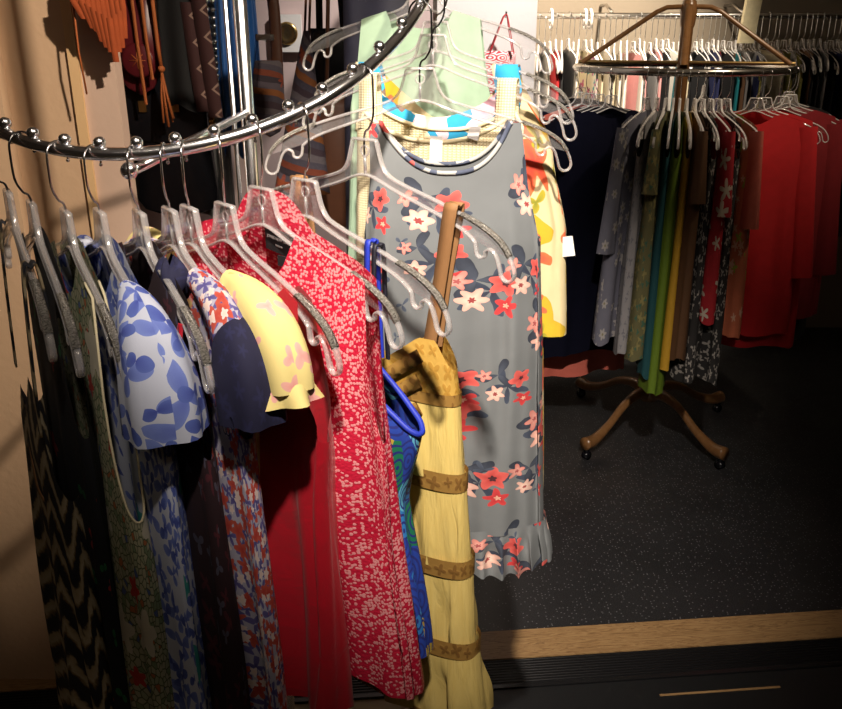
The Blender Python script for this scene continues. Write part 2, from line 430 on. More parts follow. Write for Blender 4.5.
for k, (s, L, yw) in HG.items():
    p = rail_pt(s); L -= .004; p.z -= L; NECK[k] = (p, math.radians(yw))
    make_hanger(p, math.radians(yw), L, T0 + DT * s, 'clear plastic hanger with glitter grips carrying the ' + HL[k], 'dark_wire' if k in 'LMAB' else 'steel_wire')

# ------------------------------------------------------------------ garments
def lerp_profile(prof, z):
    # prof: list of tuples (z, a, b, c...) descending z
    if z >= prof[0][0]: return prof[0][1:]
    for p, q in zip(prof, prof[1:]):
        if p[0] >= z >= q[0]:
            k = (p[0] - z) / (p[0] - q[0]); k = k * k * (3 - 2 * k) * .5 + k * .5
            return tuple(a + (b - a) * k for a, b in zip(p[1:], q[1:]))
    return prof[-1][1:]
def ss(x, a, b):
    k = min(1, max(0, (x - a) / (b - a))); return k * k * (3 - 2 * k)
def garment_mesh(prof, top_front, top_back, hem=None, folds=(9, .012), seed=1, nc=96, nr=44, hem_wave=0.0, ruffle=None, z_ruffle=None, sharp=.75, hem_tilt=0.0):
    """prof: (z, x_left, x_right, half depth). top_*(u): z of the top edge at u in -1..1.  Closed tube, open at top and bottom."""
    rg = random.Random(seed); ph = [rg.uniform(0, 6.28) for _ in range(6)]; fr = [rg.uniform(.7, 1.3) for _ in range(6)]
    zb = prof[-1][0] if hem is None else hem; zt = prof[0][0]
    pts, uvs = [], []
    wmean = sum(p[2] - p[1] for p in prof) / len(prof)
    for i in range(nr + 1):
        t = i / nr; row, ur = [], []
        for j in range(nc):
            a = 2 * PI * j / nc; ca, sa = math.cos(a), math.sin(a)
            u = math.copysign(abs(ca) ** .9, ca); front = sa < 0
            f = abs(sa)
            top = top_front(u) if front else top_back(u)
            hb = zb + hem_wave * (math.sin(a * 7 + ph[0]) * .6 + math.sin(a * 3 + ph[1])) + hem_tilt * u
            z = top + (hb - top) * t
            xl, xr, dp = lerp_profile(prof, z)
            x = (xl + xr) / 2 + (xr - xl) / 2 * u
            y = math.copysign(f ** sharp, sa) * dp
            g = ss(zt - z, .02, (zt - zb) * .75)
            n, amp = folds
            fo = math.sin(a * n * fr[0] / 2 * 2 + ph[2] + 1.2 * t) + .6 * math.sin(a * (n * 1.7) + ph[3] - 2 * t) + .35 * math.sin(a * n * 2.9 + ph[4] + 3 * t)
            # keep the seam continuous
            blend = .5 - .5 * math.cos(min(1, j / 6, (nc - j) / 6) * PI)
            fo *= blend
            y += fo * amp * g * .6; x += fo * amp * g * .35 * ca
            if ruffle and z < z_ruffle:
                k = ss(z_ruffle - z, 0, .05); y += math.sin(a * ruffle[0]) * ruffle[1] * k; x += math.cos(a * ruffle[0] * 1.1) * ruffle[1] * .6 * k * ca
            row.append((x, y, z)); ur.append((j / nc * 2 * wmean * 1.05, z))
        pts.append(row); uvs.append(ur)
    mb = MB(); mb.grid(pts, uvs, closed_u=True); mb.top = pts[0]; return mb
def top_fn(neck, zneck, shoulder, zfun, zpit, vpow=2.0, cx=0.0):
    """neck, shoulder in u; zfun(u): shoulder line; returns top(u)"""
    def f(u):
        b = abs(u - cx)
        if b < neck:
            k = (b / neck) ** vpow; zs = zfun(math.copysign(neck, u - cx) + cx); return zneck + (zs - zneck) * k
        if b < shoulder: return zfun(u)
        k = min(1, (b - shoulder) / (1 - shoulder)); zs = zfun(math.copysign(shoulder, u)); return zs + (zpit - zs) * (k ** .45)
    return f
def shoulder_line(hw, lift=.003, cx=0.0):
    return lambda u: arm_z(max(.03, abs(cx + hw * u))) + lift
def sleeve_mesh(p0, p1, r0, r1, depth0, depth1, n=20, rows=10, wave=.003, seed=0, bulge=0.0, mid=None):
    """flattened tube: axis p0->p1 in x,z; r in plane, depth in y"""
    rg = random.Random(seed); ph = rg.uniform(0, 6)
    a = Vector((p0[0], 0, p0[1])); b = Vector((p1[0], 0, p1[1])); d = (b - a).normalized(); nrm = Vector((-d.z, 0, d.x))
    pts, uvs = [], []
    for i in range(rows + 1):
        t = i / rows; c = a.lerp(b, t)
        if mid:
            m_ = Vector((mid[0], 0, mid[1])); c = a * (1 - t) ** 2 + m_ * 2 * t * (1 - t) + b * t * t
            d = ((m_ - a) * (1 - t) + (b - m_) * t).normalized(); nrm = Vector((-d.z, 0, d.x))
        bl = math.sin(PI * min(1, t)) * bulge
        r = r0 + (r1 - r0) * t + bl; dp = depth0 + (depth1 - depth0) * t + bl * .6
        row, ur = [], []
        for j in range(n):
            q = 2 * PI * j / n
            wv = wave * math.sin(5 * q + ph) * t
            row.append(tuple(c + nrm * math.cos(q) * (r + wv) + Vector((0, 1, 0)) * math.sin(q) * (dp + wv)))
            ur.append((j / n * 3.1 * (r0 + r1), t * (b - a).length))
        pts.append(row); uvs.append(ur)
    return MB().grid(pts, uvs, closed_u=True)
def ribbon(path, w, th=.0012, axis=(1, 0, 0)):
    """flat strap along path; width along axis"""
    ax = Vector(axis).normalized(); rows, uvs = [], []; L = 0; P = [Vector(p) for p in path]
    for i, p in enumerate(P):
        if i: L += (p - P[i - 1]).length
        t = (P[min(i + 1, len(P) - 1)] - P[max(0, i - 1)]).normalized(); nn = t.cross(ax).normalized()
        rows.append([p - ax * w / 2 - nn * th, p + ax * w / 2 - nn * th, p + ax * w / 2 + nn * th, p - ax * w / 2 + nn * th])
        uvs.append([(0, L), (w, L), (w, L), (0, L)])
    return MB().grid(rows, uvs, closed_u=True)
def hang_root(k, name, label, cat='dress', group=None):
    p, yw = NECK[k]; o = empty(name, p, yw); return tag(o, label, cat, group)
def loop_strap(x, zlow, w, mat, root, lift=.003, name='strap', yo=.018, x2=None):
    """strap over the hanger arm, both ends sewn to the garment at zlow"""
    x2 = x if x2 is None else x2
    zt = arm_z(x) + .0045
    path = [(x2, -yo, zlow), (x2 * .5 + x * .5, -yo * .75, zlow * .5 + zt * .5), (x, -.007, zt - .004), (x, 0, zt), (x, .007, zt - .004), (x2 * .5 + x * .5, yo * .75, zlow * .5 + zt * .5), (x2, yo, zlow)]
    return ribbon([tuple(v) for v in spline(path, 4)], w).build(name, mat, root)

# --- fabrics
def mat_speckle():
    t = NT('red_speckle_fabric'); uv = t.tc.outputs['UV']
    base = t.mix(t.noise(uv, 18, 3), (.50, .008, .035), (.66, .018, .06))
    v = t.vor(uv, 310); cr = t.n('SeparateColor'); t.put(cr.inputs[0], v.outputs['Color'])
    den = t.math('ADD', t.math('MULTIPLY', t.noise(uv, 9, 3), 1.6), -.28)
    m = t.math('MULTIPLY', t.math('LESS_THAN', v.outputs['Distance'], .50), t.math('LESS_THAN', cr.outputs[0], den))
    c = t.mix(t.math('MULTIPLY', m, .7), base, (.92, .46, .46))
    return t.bsdf(c, .5, 0, t.bump(v.outputs['Distance'], .3, .0015), spec=.5)
M['speckle'] = mat_speckle()
def mat_satin(name, col):
    t = NT(name); uv = t.tc.outputs['UV']
    c = t.mix(t.noise(uv, 12, 3), tuple(x * .85 for x in col), col)
    return t.bsdf(c, .33, 0, t.bump(t.noise(uv, 22, 3, 1.0), .35, .006), .1, spec=.6)
M['crimson'] = mat_satin('crimson_satin', (.50, .006, .02))
M['grey_floral'] = print_floral('grey_floral_fabric', (.16, .172, .178), [
    (10.5, .040, 5, .66, -1, (.02, .025, .045), (.05, .065, .10), None, (0, 0, 0)),
    (10.5, .036, 3, .72, -1, (.07, .085, .12), (.02, .025, .04), None, (.014, -.018, 0)),
    (10.5, .020, 5, .18, -1, (.36, .015, .02), (.66, .12, .10), (.06, .015, .02), (-.015, -.010, 0)),
    (10.5, .018, 6, .20, -1, (.80, .66, .54), (.66, .34, .28), (.30, .05, .05), (.018, .012, 0)),
    (10.5, .016, 5, .25, -1, (.36, .015, .025), (.58, .05, .05), (.65, .35, .25), (-.018, .024, 0)),
    (10.5, .014, 5, .25, -1, (.72, .42, .35), (.60, .18, .15), (.35, .08, .08), (.030, -.018, 0)),
    (13, .011, 3, .70, .70, (.03, .04, .07), (.08, .10, .14), None, (.3, .2, 0))], warp=.016, ws=26)
M['blue_floral'] = print_floral('blue_floral_fabric', (.62, .66, .80), [
    (30, .024, 3, .45, .15, (.10, .14, .52), (.22, .30, .72)),
    (38, .016, 2, .5, .35, (.05, .07, .38), (.12, .18, .55)),
    (13, .026, 3, .3, .70, (.02, .30, .32), (.08, .42, .40))], warp=.03)
M['yellow_spot'] = print_floral('yellow_spot_fabric', (.80, .66, .26), [
    (34, .010, 3, .3, .35, (.78, .30, .28), (.80, .45, .38)), (30, .007, 2, .3, .75, (.60, .48, .14), (.65, .5, .2))], warp=.02)
M['red_blue_floral'] = print_floral('red_blue_floral_fabric', (.42, .40, .50), [
    (48, .016, 4, .4, .1, (.06, .05, .20), (.14, .12, .33)), (44, .014, 5, .25, .25, (.40, .02, .02), (.52, .10, .06)), (60, .007, 5, .2, .5, (.75, .55, .45), (.7, .6, .6))], warp=.025)
M['navy_lace'] = print_floral('navy_lace_fabric', (.010, .010, .040), [(60, .007, 5, .3, .2, (.018, .02, .075), (.012, .012, .05))], warp=.004)
M['maroon'] = print_floral('dark_maroon_fabric', (.022, .006, .010), [(26, .018, 4, .4, .5, (.10, .015, .02), (.06, .01, .02)), (30, .012, 3, .4, .65, (.05, .05, .09), (.08, .07, .1))])
M['black_floral'] = print_floral('black_floral_fabric', (.008, .008, .012), [(14, .018, 5, .25, .72, (.30, .01, .01), (.40, .03, .03)), (15, .014, 2, .5, .75, (.01, .10, .03), (.02, .16, .06), None, (.04, .03, 0))])
def mat_mosaic():
    t = NT('mosaic_print_fabric'); uv = fabric_uv(t, .004)
    e = t.vor(uv, 110, 'DISTANCE_TO_EDGE')
    v = t.vor(uv, 110); cr = t.n('SeparateColor'); t.put(cr.inputs[0], v.outputs['Color'])
    cell = t.ramp(cr.outputs[0], [(0, (.42, .40, .26)), (.6, (.34, .36, .22)), (.75, (.20, .26, .14)), (.9, (.45, .14, .05)), (.96, (.08, .12, .30))], 'CONSTANT')
    c = t.mix(t.math('LESS_THAN', e.outputs['Distance'], .09), cell, (.10, .12, .06))
    for i, (sc, R, keep, ci) in enumerate([(13, .016, .45, (.42, .03, .02)), (12, .030, .62, (.50, .46, .36))]):
        m, q, rv = t.flowers(uv, sc, R, 5, .22, keep, (.2 * i, .5 * i, 0)); c = t.mix(m, c, t.mix(q, ci, tuple(x * 1.2 for x in ci)))
    return t.bsdf(c, .85, 0, weave(t))
M['mosaic'] = mat_mosaic()
def mat_ikat():
    t = NT('ikat_zigzag_fabric'); uv = fabric_uv(t, .012, 40); x, y, _ = t.sep(uv)
    tri = t.math('PINGPONG', x, .045)
    st = t.math('FRACT', t.math('MULTIPLY', t.math('ADD', y, t.math('MULTIPLY', tri, 1.3)), 19.0))
    st = t.math('ADD', st, t.math('MULTIPLY', t.math('SUBTRACT', t.noise(uv, 120, 2), .5), .35))
    c = t.ramp(st, [(0, (.012, .012, .018)), (.40, (.02, .02, .025)), (.48, (.20, .13, .05)), (.62, (.50, .42, .28)), (.85, (.40, .31, .18)), (.95, (.03, .025, .02))])
    return t.bsdf(c, .85, 0, weave(t))
M['ikat'] = mat_ikat()
def mat_crinkle():
    t = NT('yellow_crinkle_cotton'); uv = t.tc.outputs['UV']; x, y, _ = t.sep(uv)
    n = t.noise(t.comb(t.math('MULTIPLY', x, 60.0), t.math('MULTIPLY', y, 9.0)), 2.2, 4, .8)
    c = t.mix(n, (.60, .43, .11), (.76, .59, .20)); return t.bsdf(c, .85, 0, t.bump(n, .5, .004))
M['crinkle'] = mat_crinkle()
def mat_goldband(name, base, fig):
    t = NT(name); uv = t.tc.outputs['UV']; x, y, _ = t.sep(uv)
    m, q, rv = t.flowers(uv, 42, .011, 4, .3, -1, rand=.25)
    c = t.mix(m, base, fig); return t.bsdf(c, .5, .15, t.bump(t.math('MINIMUM', q, 1.5), .25, .002))
M['gold_trim'] = mat_goldband('gold_brocade_trim', (.36, .20, .05), (.24, .12, .03))
M['gold_yoke'] = mat_goldband('gold_yoke_fabric', (.54, .33, .07), (.44, .24, .04))
M['brown_strap'] = plain('brown_strap', (.26, .13, .05), .7)
def mat_blueprint():
    t = NT('blue_paisley_fabric'); uv = fabric_uv(t, .02)
    v = t.vor(uv, 22); cr = t.n('SeparateColor'); t.put(cr.inputs[0], v.outputs['Color'])
    rg = t.math('FRACT', t.math('MULTIPLY', v.outputs['Distance'], 5.0))
    cell = t.ramp(cr.outputs[0], [(0, (.02, .06, .40)), (.35, (.03, .20, .55)), (.55, (.01, .20, .10)), (.7, (.12, .45, .65)), (.85, (.60, .42, .05)), (.93, (.7, .68, .6))], 'CONSTANT')
    c = t.mix(t.math('LESS_THAN', rg, .35), cell, (.02, .03, .22)); return t.bsdf(c, .7, 0, weave(t))
M['blue_print'] = mat_blueprint()
M['blue_trim'] = plain('royal_blue_trim', (.02, .04, .42), .5)
M['crochet'] = None
def mat_crochet():
    t = NT('cream_crochet'); uv = t.tc.outputs['UV']; x, y, _ = t.sep(uv)
    a = t.math('SINE', t.math('MULTIPLY', x, 1500.0)); b = t.math('SINE', t.math('ADD', t.math('MULTIPLY', y, 1700.0), t.math('MULTIPLY', a, .8)))
    h = t.math('MULTIPLY', t.math('ADD', a, 1.0), t.math('ADD', b, 1.0)); hole = t.math('LESS_THAN', h, .25)
    c = t.mix(hole, (.74, .66, .44), (.52, .43, .24)); return t.bsdf(c, .9, 0, t.bump(h, .35, .001))
M['crochet'] = mat_crochet()
M['cream'] = plain('cream_binding', (.74, .65, .42))
M['tropic'] = print_floral('turquoise_tropical_fabric', (.02, .30, .55), [
    (11, .034, 4, .4, .55, (.40, .25, .16), (.10, .07, .07)), (9, .040, 5, .25, .55, (.78, .35, .50), (.8, .55, .6)), (12, .030, 4, .3, .6, (.80, .55, .05), (.85, .75, .6))], warp=.03)
M['yellow_red'] = print_floral('yellow_red_floral_fabric', (.62, .52, .30), [
    (11, .055, 3, .30, .25, (.60, .42, .02), (.52, .34, .02)), (11, .040, 5, .3, .45, (.66, .03, .04), (.75, .16, .05)), (16, .022, 3, .4, .55, (.12, .16, .02), (.45, .36, .02))], warp=.035)
M['sage'] = plain('sage_green_silk', (.30, .42, .30), .5)
M['tag_white'] = plain('white_paper_tag', (.85, .83, .80), .6, .03)
M['tag_black'] = simple('black_label_cloth', (.01, .01, .012), .7)
M['label_ink'] = simple('label_lettering', (.55, .55, .55), .6)

r_top = []
def edge_trim(top, j0, j1, rad, mat, root, name):
    n = len(top); MB().tube([top[j % n] for j in range(j0, j1 + 1)], rad, 6).build(name, mat, root)
def sleeveless(k, name, label, mat, hw_top, prof, neck=.4, zneck_f=-.09, zneck_b=-.03, shoulder=.82, zpit=-.22, cat='dress', cx=0.0, vpow=2.2, lift=.005, **kw):
    r = hang_root(k, name, label, cat)
    sl = shoulder_line(hw_top, lift, cx)
    g = garment_mesh(prof, top_fn(neck, zneck_f, shoulder, sl, zpit, vpow), top_fn(neck, zneck_b, shoulder, sl, zpit, vpow), **kw)
    g.build('body', mat, r); r_top.clear(); r_top.extend(g.top)
    return r

# A brown zigzag strap dress
r = hang_root('A', 'zigzag_dress', 'brown and black zigzag ikat strap dress hanging beside the beige column')
pf = [(-.20, -.13, .13, .012), (-.30, -.15, .16, .026), (-.55, -.17, .19, .032), (-.95, -.20, .23, .04)]
tf = lambda u: -.22 - .05 * (1 - u * u) * (u < 0) - .10 * abs(u) ** 4
garment_mesh(pf, tf, tf, folds=(7, .016), seed=3).build('body', M['ikat'], r)
for x in (-.12, .12): loop_strap(x, -.25, .020, M['ikat'], r)
MB().tube([(v.x, v.y, v.z) for v in spline([(.13, -.014, -.30), (.09, -.022, -.35), (.04, -.026, -.35), (.0, -.024, -.31)], 5)], .0022, 6).build('tie_cord', M['brown_strap'], r)
# B black with red flowers
sleeveless('B', 'black_flowered_dress', 'black dress with sparse red and green flowers between the zigzag and mosaic dresses', M['black_floral'], .18,
           [(-.05, -.17, .17, .008), (-.2, -.17, .17, .016), (-.5, -.18, .18, .02), (-.98, -.20, .20, .028)], seed=4, folds=(6, .010))
# C mosaic print
r = sleeveless('C', 'mosaic_print_dress', 'olive mosaic print dress dotted with small red flowers', M['mosaic'], .17,
           [(-.05, -.16, .16, .008), (-.2, -.17, .175, .020), (-.5, -.19, .20, .030), (-.95, -.22, .24, .036)], seed=5, folds=(6, .014), zpit=-.30)
edge_trim(r_top, -14, 14, .0014, M['cream'], r, 'armhole_trim')
# D blue flowered with cap sleeve
r = sleeveless('D', 'blue_flowered_dress', 'white and blue flowered dress with short flared sleeves', M['blue_floral'], .19,
           [(-.05, -.18, .18, .010), (-.2, -.18, .185, .022), (-.33, -.17, .19, .024), (-.6, -.19, .215, .028), (-.98, -.22, .26, .036)], seed=6, folds=(6, .014), zpit=-.2)
for s in (1, -1):
    sleeve_mesh((s * .088, -.075), (s * .196, -.185), .020, .038, .010, .040, wave=.004, seed=2, bulge=.012, n=28, rows=16, mid=(s * .188, -.085)).build('sleeve', M['blue_floral'], r)
# E dark maroon
r = sleeveless('E', 'maroon_dress', 'dark maroon and black printed dress with a red ribbon price tag', M['maroon'], .18,
           [(-.05, -.17, .17, .008), (-.2, -.18, .18, .020), (-.5, -.20, .21, .028), (-.98, -.23, .26, .034)], seed=8, folds=(6, .010))
tg = MB().box((-.018, -.0006, -.055), (.018, .0006, 0)).build('price_tag', M['tag_white'], r); tg.location = (.135, -.012, -.135); tg.rotation_euler = (0, .2, .9)
MB().box((-.003, -.0008, 0), (.003, .0008, .05)).build('ribbon', M['crimson'], tg)
# F red/blue floral with navy lace sleeve and bow
r = sleeveless('F', 'lace_sleeve_dress', 'red and blue floral dress with navy lace sleeve and ruffle', M['red_blue_floral'], .19,
           [(-.05, -.18, .18, .010), (-.2, -.18, .185, .024), (-.5, -.20, .21, .030), (-.98, -.23, .25, .036)], seed=9, folds=(6, .012), zpit=-.2, neck=.55, zneck_f=-.14, zneck_b=-.12)
for s in (1, -1):
    sleeve_mesh((s * .070, -.062), (s * .192, -.128), .014, .034, .012, .026, seed=4, n=22, rows=14, mid=(s * .165, -.072)).build('shoulder_panel', M['red_blue_floral'], r)
    sl = sleeve_mesh((s * .170, -.100), (s * .202, -.170), .030, .034, .024, .029, wave=.004, seed=5, bulge=.006, n=26, rows=14, mid=(s * .198, -.112)).build('sleeve', M['navy_lace'], r)
    lm = MB()
    for i in range(11):
        a = 2 * PI * i / 11; lm.tube([(.006 * math.cos(q * PI / 4), 0, .006 * math.sin(q * PI / 4)) for q in range(8)], .0011, 5, closed=True)
        for vi in range(len(lm.v) - 40, len(lm.v)):
            v = lm.v[vi]; lm.v[vi] = (s * (.2035 + math.cos(a) * .030 * .81) + v[0], math.sin(a) * .029, -.171 + math.cos(a) * .030 * .58 + v[2])
    lm.build('lace_edge', M['navy_lace'], sl)
bow = MB()
for s in (1, -1): bow.grid([[(.055 + .012 * math.cos(b) * math.sin(a) + .01 * s * math.sin(a), -.02 + .016 * math.sin(b) * math.sin(a), -.062 + .022 * math.cos(a) + .006 * math.sin(3 * b)) for b in [2 * PI * j / 14 for j in range(14)]] for a in [PI * i / 8 for i in range(1, 8)]], None, closed_u=True)
bow.build('bow', M['navy_lace'], r)
# G yellow with pink spots
r = sleeveless('G', 'yellow_blouse', 'yellow blouse with pink spots and a ruffled cap sleeve', M['yellow_spot'], .17,
           [(-.05, -.15, .15, .010), (-.2, -.13, .13, .016), (-.36, -.11, .11, .016)], seed=10, cat='blouse', zpit=-.18, folds=(6, .006), neck=.62, zneck_f=-.16, zneck_b=-.15)
for s in (1, -1):
    sl = sleeve_mesh((s * .092, -.068), (s * .204, -.142), .020, .034, .012, .026, wave=.003, seed=6, bulge=.012, n=26, rows=14, mid=(s * .192, -.082)).build('sleeve', M['yellow_spot'], r)
    sleeve_mesh((s * .202, -.136), (s * .207, -.156), .033, .038, .025, .029, wave=.007, seed=7, n=40, rows=4).build('ruffle', M['yellow_spot'], sl)
# H crimson satin
sleeveless('H', 'satin_dress', 'plain crimson satin dress hung behind the yellow blouse', M['crimson'], .20,
           [(-.05, -.19, .19, .010), (-.18, -.18, .185, .026), (-.30, -.17, .175, .030), (-.45, -.18, .178, .030), (-.585, -.20, .175, .034)], seed=12, folds=(7, .020), zpit=-.22, neck=.66, zneck_f=-.17, zneck_b=-.15)
# I red speckled top
r = sleeveless('I', 'speckled_blouse', 'red sleeveless top covered in pale pink specks with scalloped hem', M['speckle'], .19,
           [(.0, -.18, .18, .010), (-.05, -.185, .185, .014), (-.15, -.18, .178, .026), (-.35, -.19, .190, .032), (-.600, -.22, .228, .036)], neck=.36, zneck_f=-.104, zneck_b=-.002, lift=.010, vpow=3.0, shoulder=.93, zpit=-.25,
           seed=13, folds=(6, .016), hem_wave=.010, hem_tilt=.035, cat='top', nc=128, nr=60)
lab = MB().box((-.024, -.0008, -.014), (.024, .0008, .014)).build('neck_label', M['tag_black'], r); lab.location = (.020, .005, -.058); lab.rotation_euler = (.1, .12, 0)
tag(lab, 'black woven neck label')
lab2 = MB().box((-.009, -.0008, -.006), (.009, .0008, .006)).build('size_tab', M['tag_black'], r); lab2.location = (.026, .004, -.079)
def text(body, size, mat, parent, loc, name='lettering'):
    cu = bpy.data.curves.new(name, 'FONT'); cu.body = body; cu.size = size; cu.align_x = 'CENTER'; cu.align_y = 'CENTER'; cu.extrude = .0002
    dg = bpy.data.objects.new('tmp', cu); COL.objects.link(dg); bpy.context.view_layer.update()
    me = bpy.data.meshes.new_from_object(dg.evaluated_get(bpy.context.evaluated_depsgraph_get())); bpy.data.objects.remove(dg)
    me.materials.clear(); me.materials.append(mat)
    o = link(name, me, parent, loc); o.rotation_euler = (PI / 2, 0, 0); return o
text('JONES NEW YORK', .0048, M['label_ink'], lab, (0, -.0012, .003)); text('MADE IN', .003, M['label_ink'], lab, (0, -.0012, -.005))
# J blue print dress with straps
r = hang_root('J', 'blue_print_dress', 'blue paisley print dress with royal blue neck binding and straps')
pf = [(-.16, -.11, .12, .012), (-.26, -.16, .172, .026), (-.36, -.13, .145, .026), (-.56, -.16, .182, .028)]
tf = lambda u: -.16 - .10 * max(0, (abs(u) - .45) / .55) ** .8
gj = garment_mesh(pf, tf, tf, folds=(6, .010), seed=14); gj.build('body', M['blue_print'], r)
for s in (-1, 1): loop_strap(s * .103, -.19, .007, M['blue_trim'], r, yo=.012)
M['navy_trim'] = simple('navy_strap', (.01, .01, .02), .6)
for s in (-1, 1): loop_strap(s * .113, -.19, .005, M['navy_trim'], r, yo=.012)
edge_trim(gj.top, -19, 19, .0036, M['blue_trim'], r, 'binding'); edge_trim(gj.top, 29, 67, .0036, M['blue_trim'], r, 'binding')
# K yellow tiered dress
r = hang_root('K', 'yellow_tiered_dress', 'yellow cotton strap dress with three tiers divided by gold trim')
def tier(z0, z1, w0, w1, seed, name, mat, d0=.026, d1=.032, n=10, amp=.010, xc=.012):
    return garment_mesh([(z0, xc - w0, xc + w0, d0), (z1, xc - w1, xc + w1, d1)], lambda u: z0, lambda u: z0, folds=(n, amp), seed=seed, nr=16).build(name, mat, r)
yoke_top = lambda u: -.222 - .055 * max(0, .62 - abs(u - .05)) / .62 - .035 * max(0, (abs(u) - .86) / .14)
garment_mesh([(-.20, -.115, .128, .012), (-.26, -.118, .136, .024), (-.300, -.118, .141, .026)], yoke_top, yoke_top, folds=(4, 0), seed=15, nr=16).build('yoke', M['gold_yoke'], r)
def band(z0, z1, w, d, name='gold_trim', xc=.012, tilt=0.0, mat='gold_trim'):
    return garment_mesh([(z0, xc - w - .0012, xc + w + .0012, d + .0012), (z1, xc - w - .0012, xc + w + .0012, d + .0012)], lambda u: z0 + tilt * u, lambda u: z0 + tilt * u, hem=z1, folds=(5, 0), seed=15, nr=4).build(name, M[mat], r)
tier(-.297, -.398, .1290, .136, 16, 'bodice', M['crinkle'], amp=.003)
tier(-.394, -.520, .140, .148, 17, 'skirt_tier', M['crinkle'], d0=.028, amp=.007)
band(-.388, -.414, .1405, .030)
tier(-.514, -.640, .152, .160, 18, 'skirt_tier', M['crinkle'], d0=.035, d1=.036, amp=.008)
band(-.508, -.534, .1525, .037)
tier(-.634, -.755, .164, .180, 19, 'skirt_tier', M['crinkle'], d0=.040, d1=.046, amp=.012)
band(-.628, -.654, .1645, .042)
def ysurf(x):
    u = min(.999, abs((x - .012) / .130)); return .0262 * (1 - u ** 2.2) ** .375 + .0022
for (xa, za), (xb, zb_) in (((.100, -.240), (.004, -.312)), ((.099, -.272), (.004, -.343)), ((.099, -.308), (.030, -.358))):
    for mir in (1, -1):
        for sy in (-1, 1):
            pth = [(.012 + mir * (xa + (xb - xa) * k / 8 - .012), sy * ysurf(xa + (xb - xa) * k / 8), za + (zb_ - za) * k / 8) for k in range(9)]
            ribbon(pth, .017, .0012, axis=(-.6 * mir, 0, .8)).build('yoke_band', M['gold_trim'], r)
band(-.286, -.301, .1290, .0262, 'yoke_band')
garment_mesh([(-.750, .012 - .180, .012 + .180, .046), (-.758, .012 - .1805, .012 + .1805, .0465)], lambda u: -.750, lambda u: -.750, folds=(10, 0), seed=19, nr=3).build('hem_trim', M['gold_trim'], r)
for s, x in ((1, .130), (-1, -.112)): loop_strap(x, -.235, .018, M['brown_strap'], r, x2=x * .78, yo=.007)
# L grey floral dress
r = hang_root('L', 'grey_floral_dress', 'grey sleeveless dress with red and cream flower bouquets and ruffled hem')
sl = lambda u: -.068 if u > 0 else -.066
pf = [(-.06, -.078, .150, .010), (-.14, -.075, .158, .020), (-.24, -.080, .174, .034), (-.42, -.090, .186, .040), (-.60, -.11, .196, .044), (-.70, -.115, .202, .046)]
def tfl(zn):
    def f(u):
        x = .038 + .113 * u; b = abs(x - .036) / .086
        if b < 1: return zn + (-.072 - zn) * b ** 2.6
        if b < 1.20: return -.070
        return -.070 - .16 * min(1, (b - 1.20) / .10) ** .5
    return f
gl = garment_mesh(pf, tfl(-.135), tfl(-.128), folds=(7, .014), seed=21, nc=160, nr=64); gl.build('body', M['grey_floral'], r)
pr = [(-.690, -.118, .206, .050), (-.765, -.135, .216, .062)]
garment_mesh(pr, lambda u: -.690, lambda u: -.690, folds=(6, .008), seed=22, nc=300, nr=12, ruffle=(30, .0085), z_ruffle=-.690, hem_wave=.005).build('ruffle', M['grey_floral'], r)
M['floral_binding'] = print_floral('floral_binding_fabric', (.42, .42, .40), [(40, .02, 3, .3, .45, (.05, .06, .10), (.1, .12, .18)), (30, .016, 3, .3, .65, (.45, .05, .05), (.55, .1, .08))])
jj = [j for j in range(81, 159) if abs(gl.top[j][0] - .036) < .092]
edge_trim(gl.top, min(jj), max(jj), .0034, M['floral_binding'], r, 'neck_binding')
jb = [j for j in range(1, 80) if abs(gl.top[j][0] - .036) < .092]
edge_trim(gl.top, min(jb), max(jb), .0034, M['floral_binding'], r, 'neck_binding')
# M cream crochet top
r = hang_root('M', 'crochet_blouse', 'cream crochet top hanging just behind the grey floral dress', 'top')
tfc = lambda u: -.096 - .048 * (1 - abs(u) ** 2.2) - .04 * max(0, (abs(u) - .88) / .12)
gm = garment_mesh([(-.07, -.112, .128, .012), (-.14, -.12, .135, .026), (-.30, -.125, .14, .03), (-.5, -.13, .145, .034)], tfc, lambda u: tfc(u) + .012, folds=(5, .006), seed=23); gm.build('body', M['crochet'], r)
edge_trim(gm.top, 0, 96, .0032, M['cream'], r, 'neck_binding')
for x in (-.098, .112): loop_strap(x, -.13, .028, M['crochet'], r, yo=.014)
tg = MB().box((-.009, -.0006, -.045), (.009, .0006, 0)).build('price_tag', M['tag_white'], r); tg.location = (.018, -.034, -.135); tg.rotation_euler = (.05, .04, .1)
tg = MB().box((-.008, -.0006, -.02), (.008, .0006, 0)).build('price_tag', M['tag_white'], r); tg.location = (.075, -.03, -.118); tg.rotation_euler = (.05, .25, .1)
# N turquoise print dress with yellow/red skirt sides
r = hang_root('N', 'tropical_print_dress', 'turquoise halter dress with yellow and red flowers behind the crochet top')
tv = lambda u: -.085 - .10 * max(0, 1 - abs(u) / .8) - .06 * max(0, (abs(u) - .88) / .12)
garment_mesh([(-.08, -.125, .145, .012), (-.18, -.13, .185, .026), (-.30, -.13, .212, .03), (-.457, -.14, .222, .036)], tv, lambda u: tv(u) + .02, folds=(6, .010), seed=24).build('body', M['yellow_red'], r)
garment_mesh([(-.43, -.13, .185, .024), (-.74, -.14, .200, .030)], lambda u: -.43, lambda u: -.43, folds=(6, .010), seed=26).build('skirt', M['yellow_red'], r)
for s in (1, -1):
    ribbon([tuple(v) for v in spline([(s * .105 + .01, -.020, -.13), (s * .108 + .01, -.012, -.095), (s * .11, -.006, -.064), (s * .11, .006, -.064), (s * .105 + .01, .02, -.13)], 4)], .040).build('strap', M['tropic'], r)
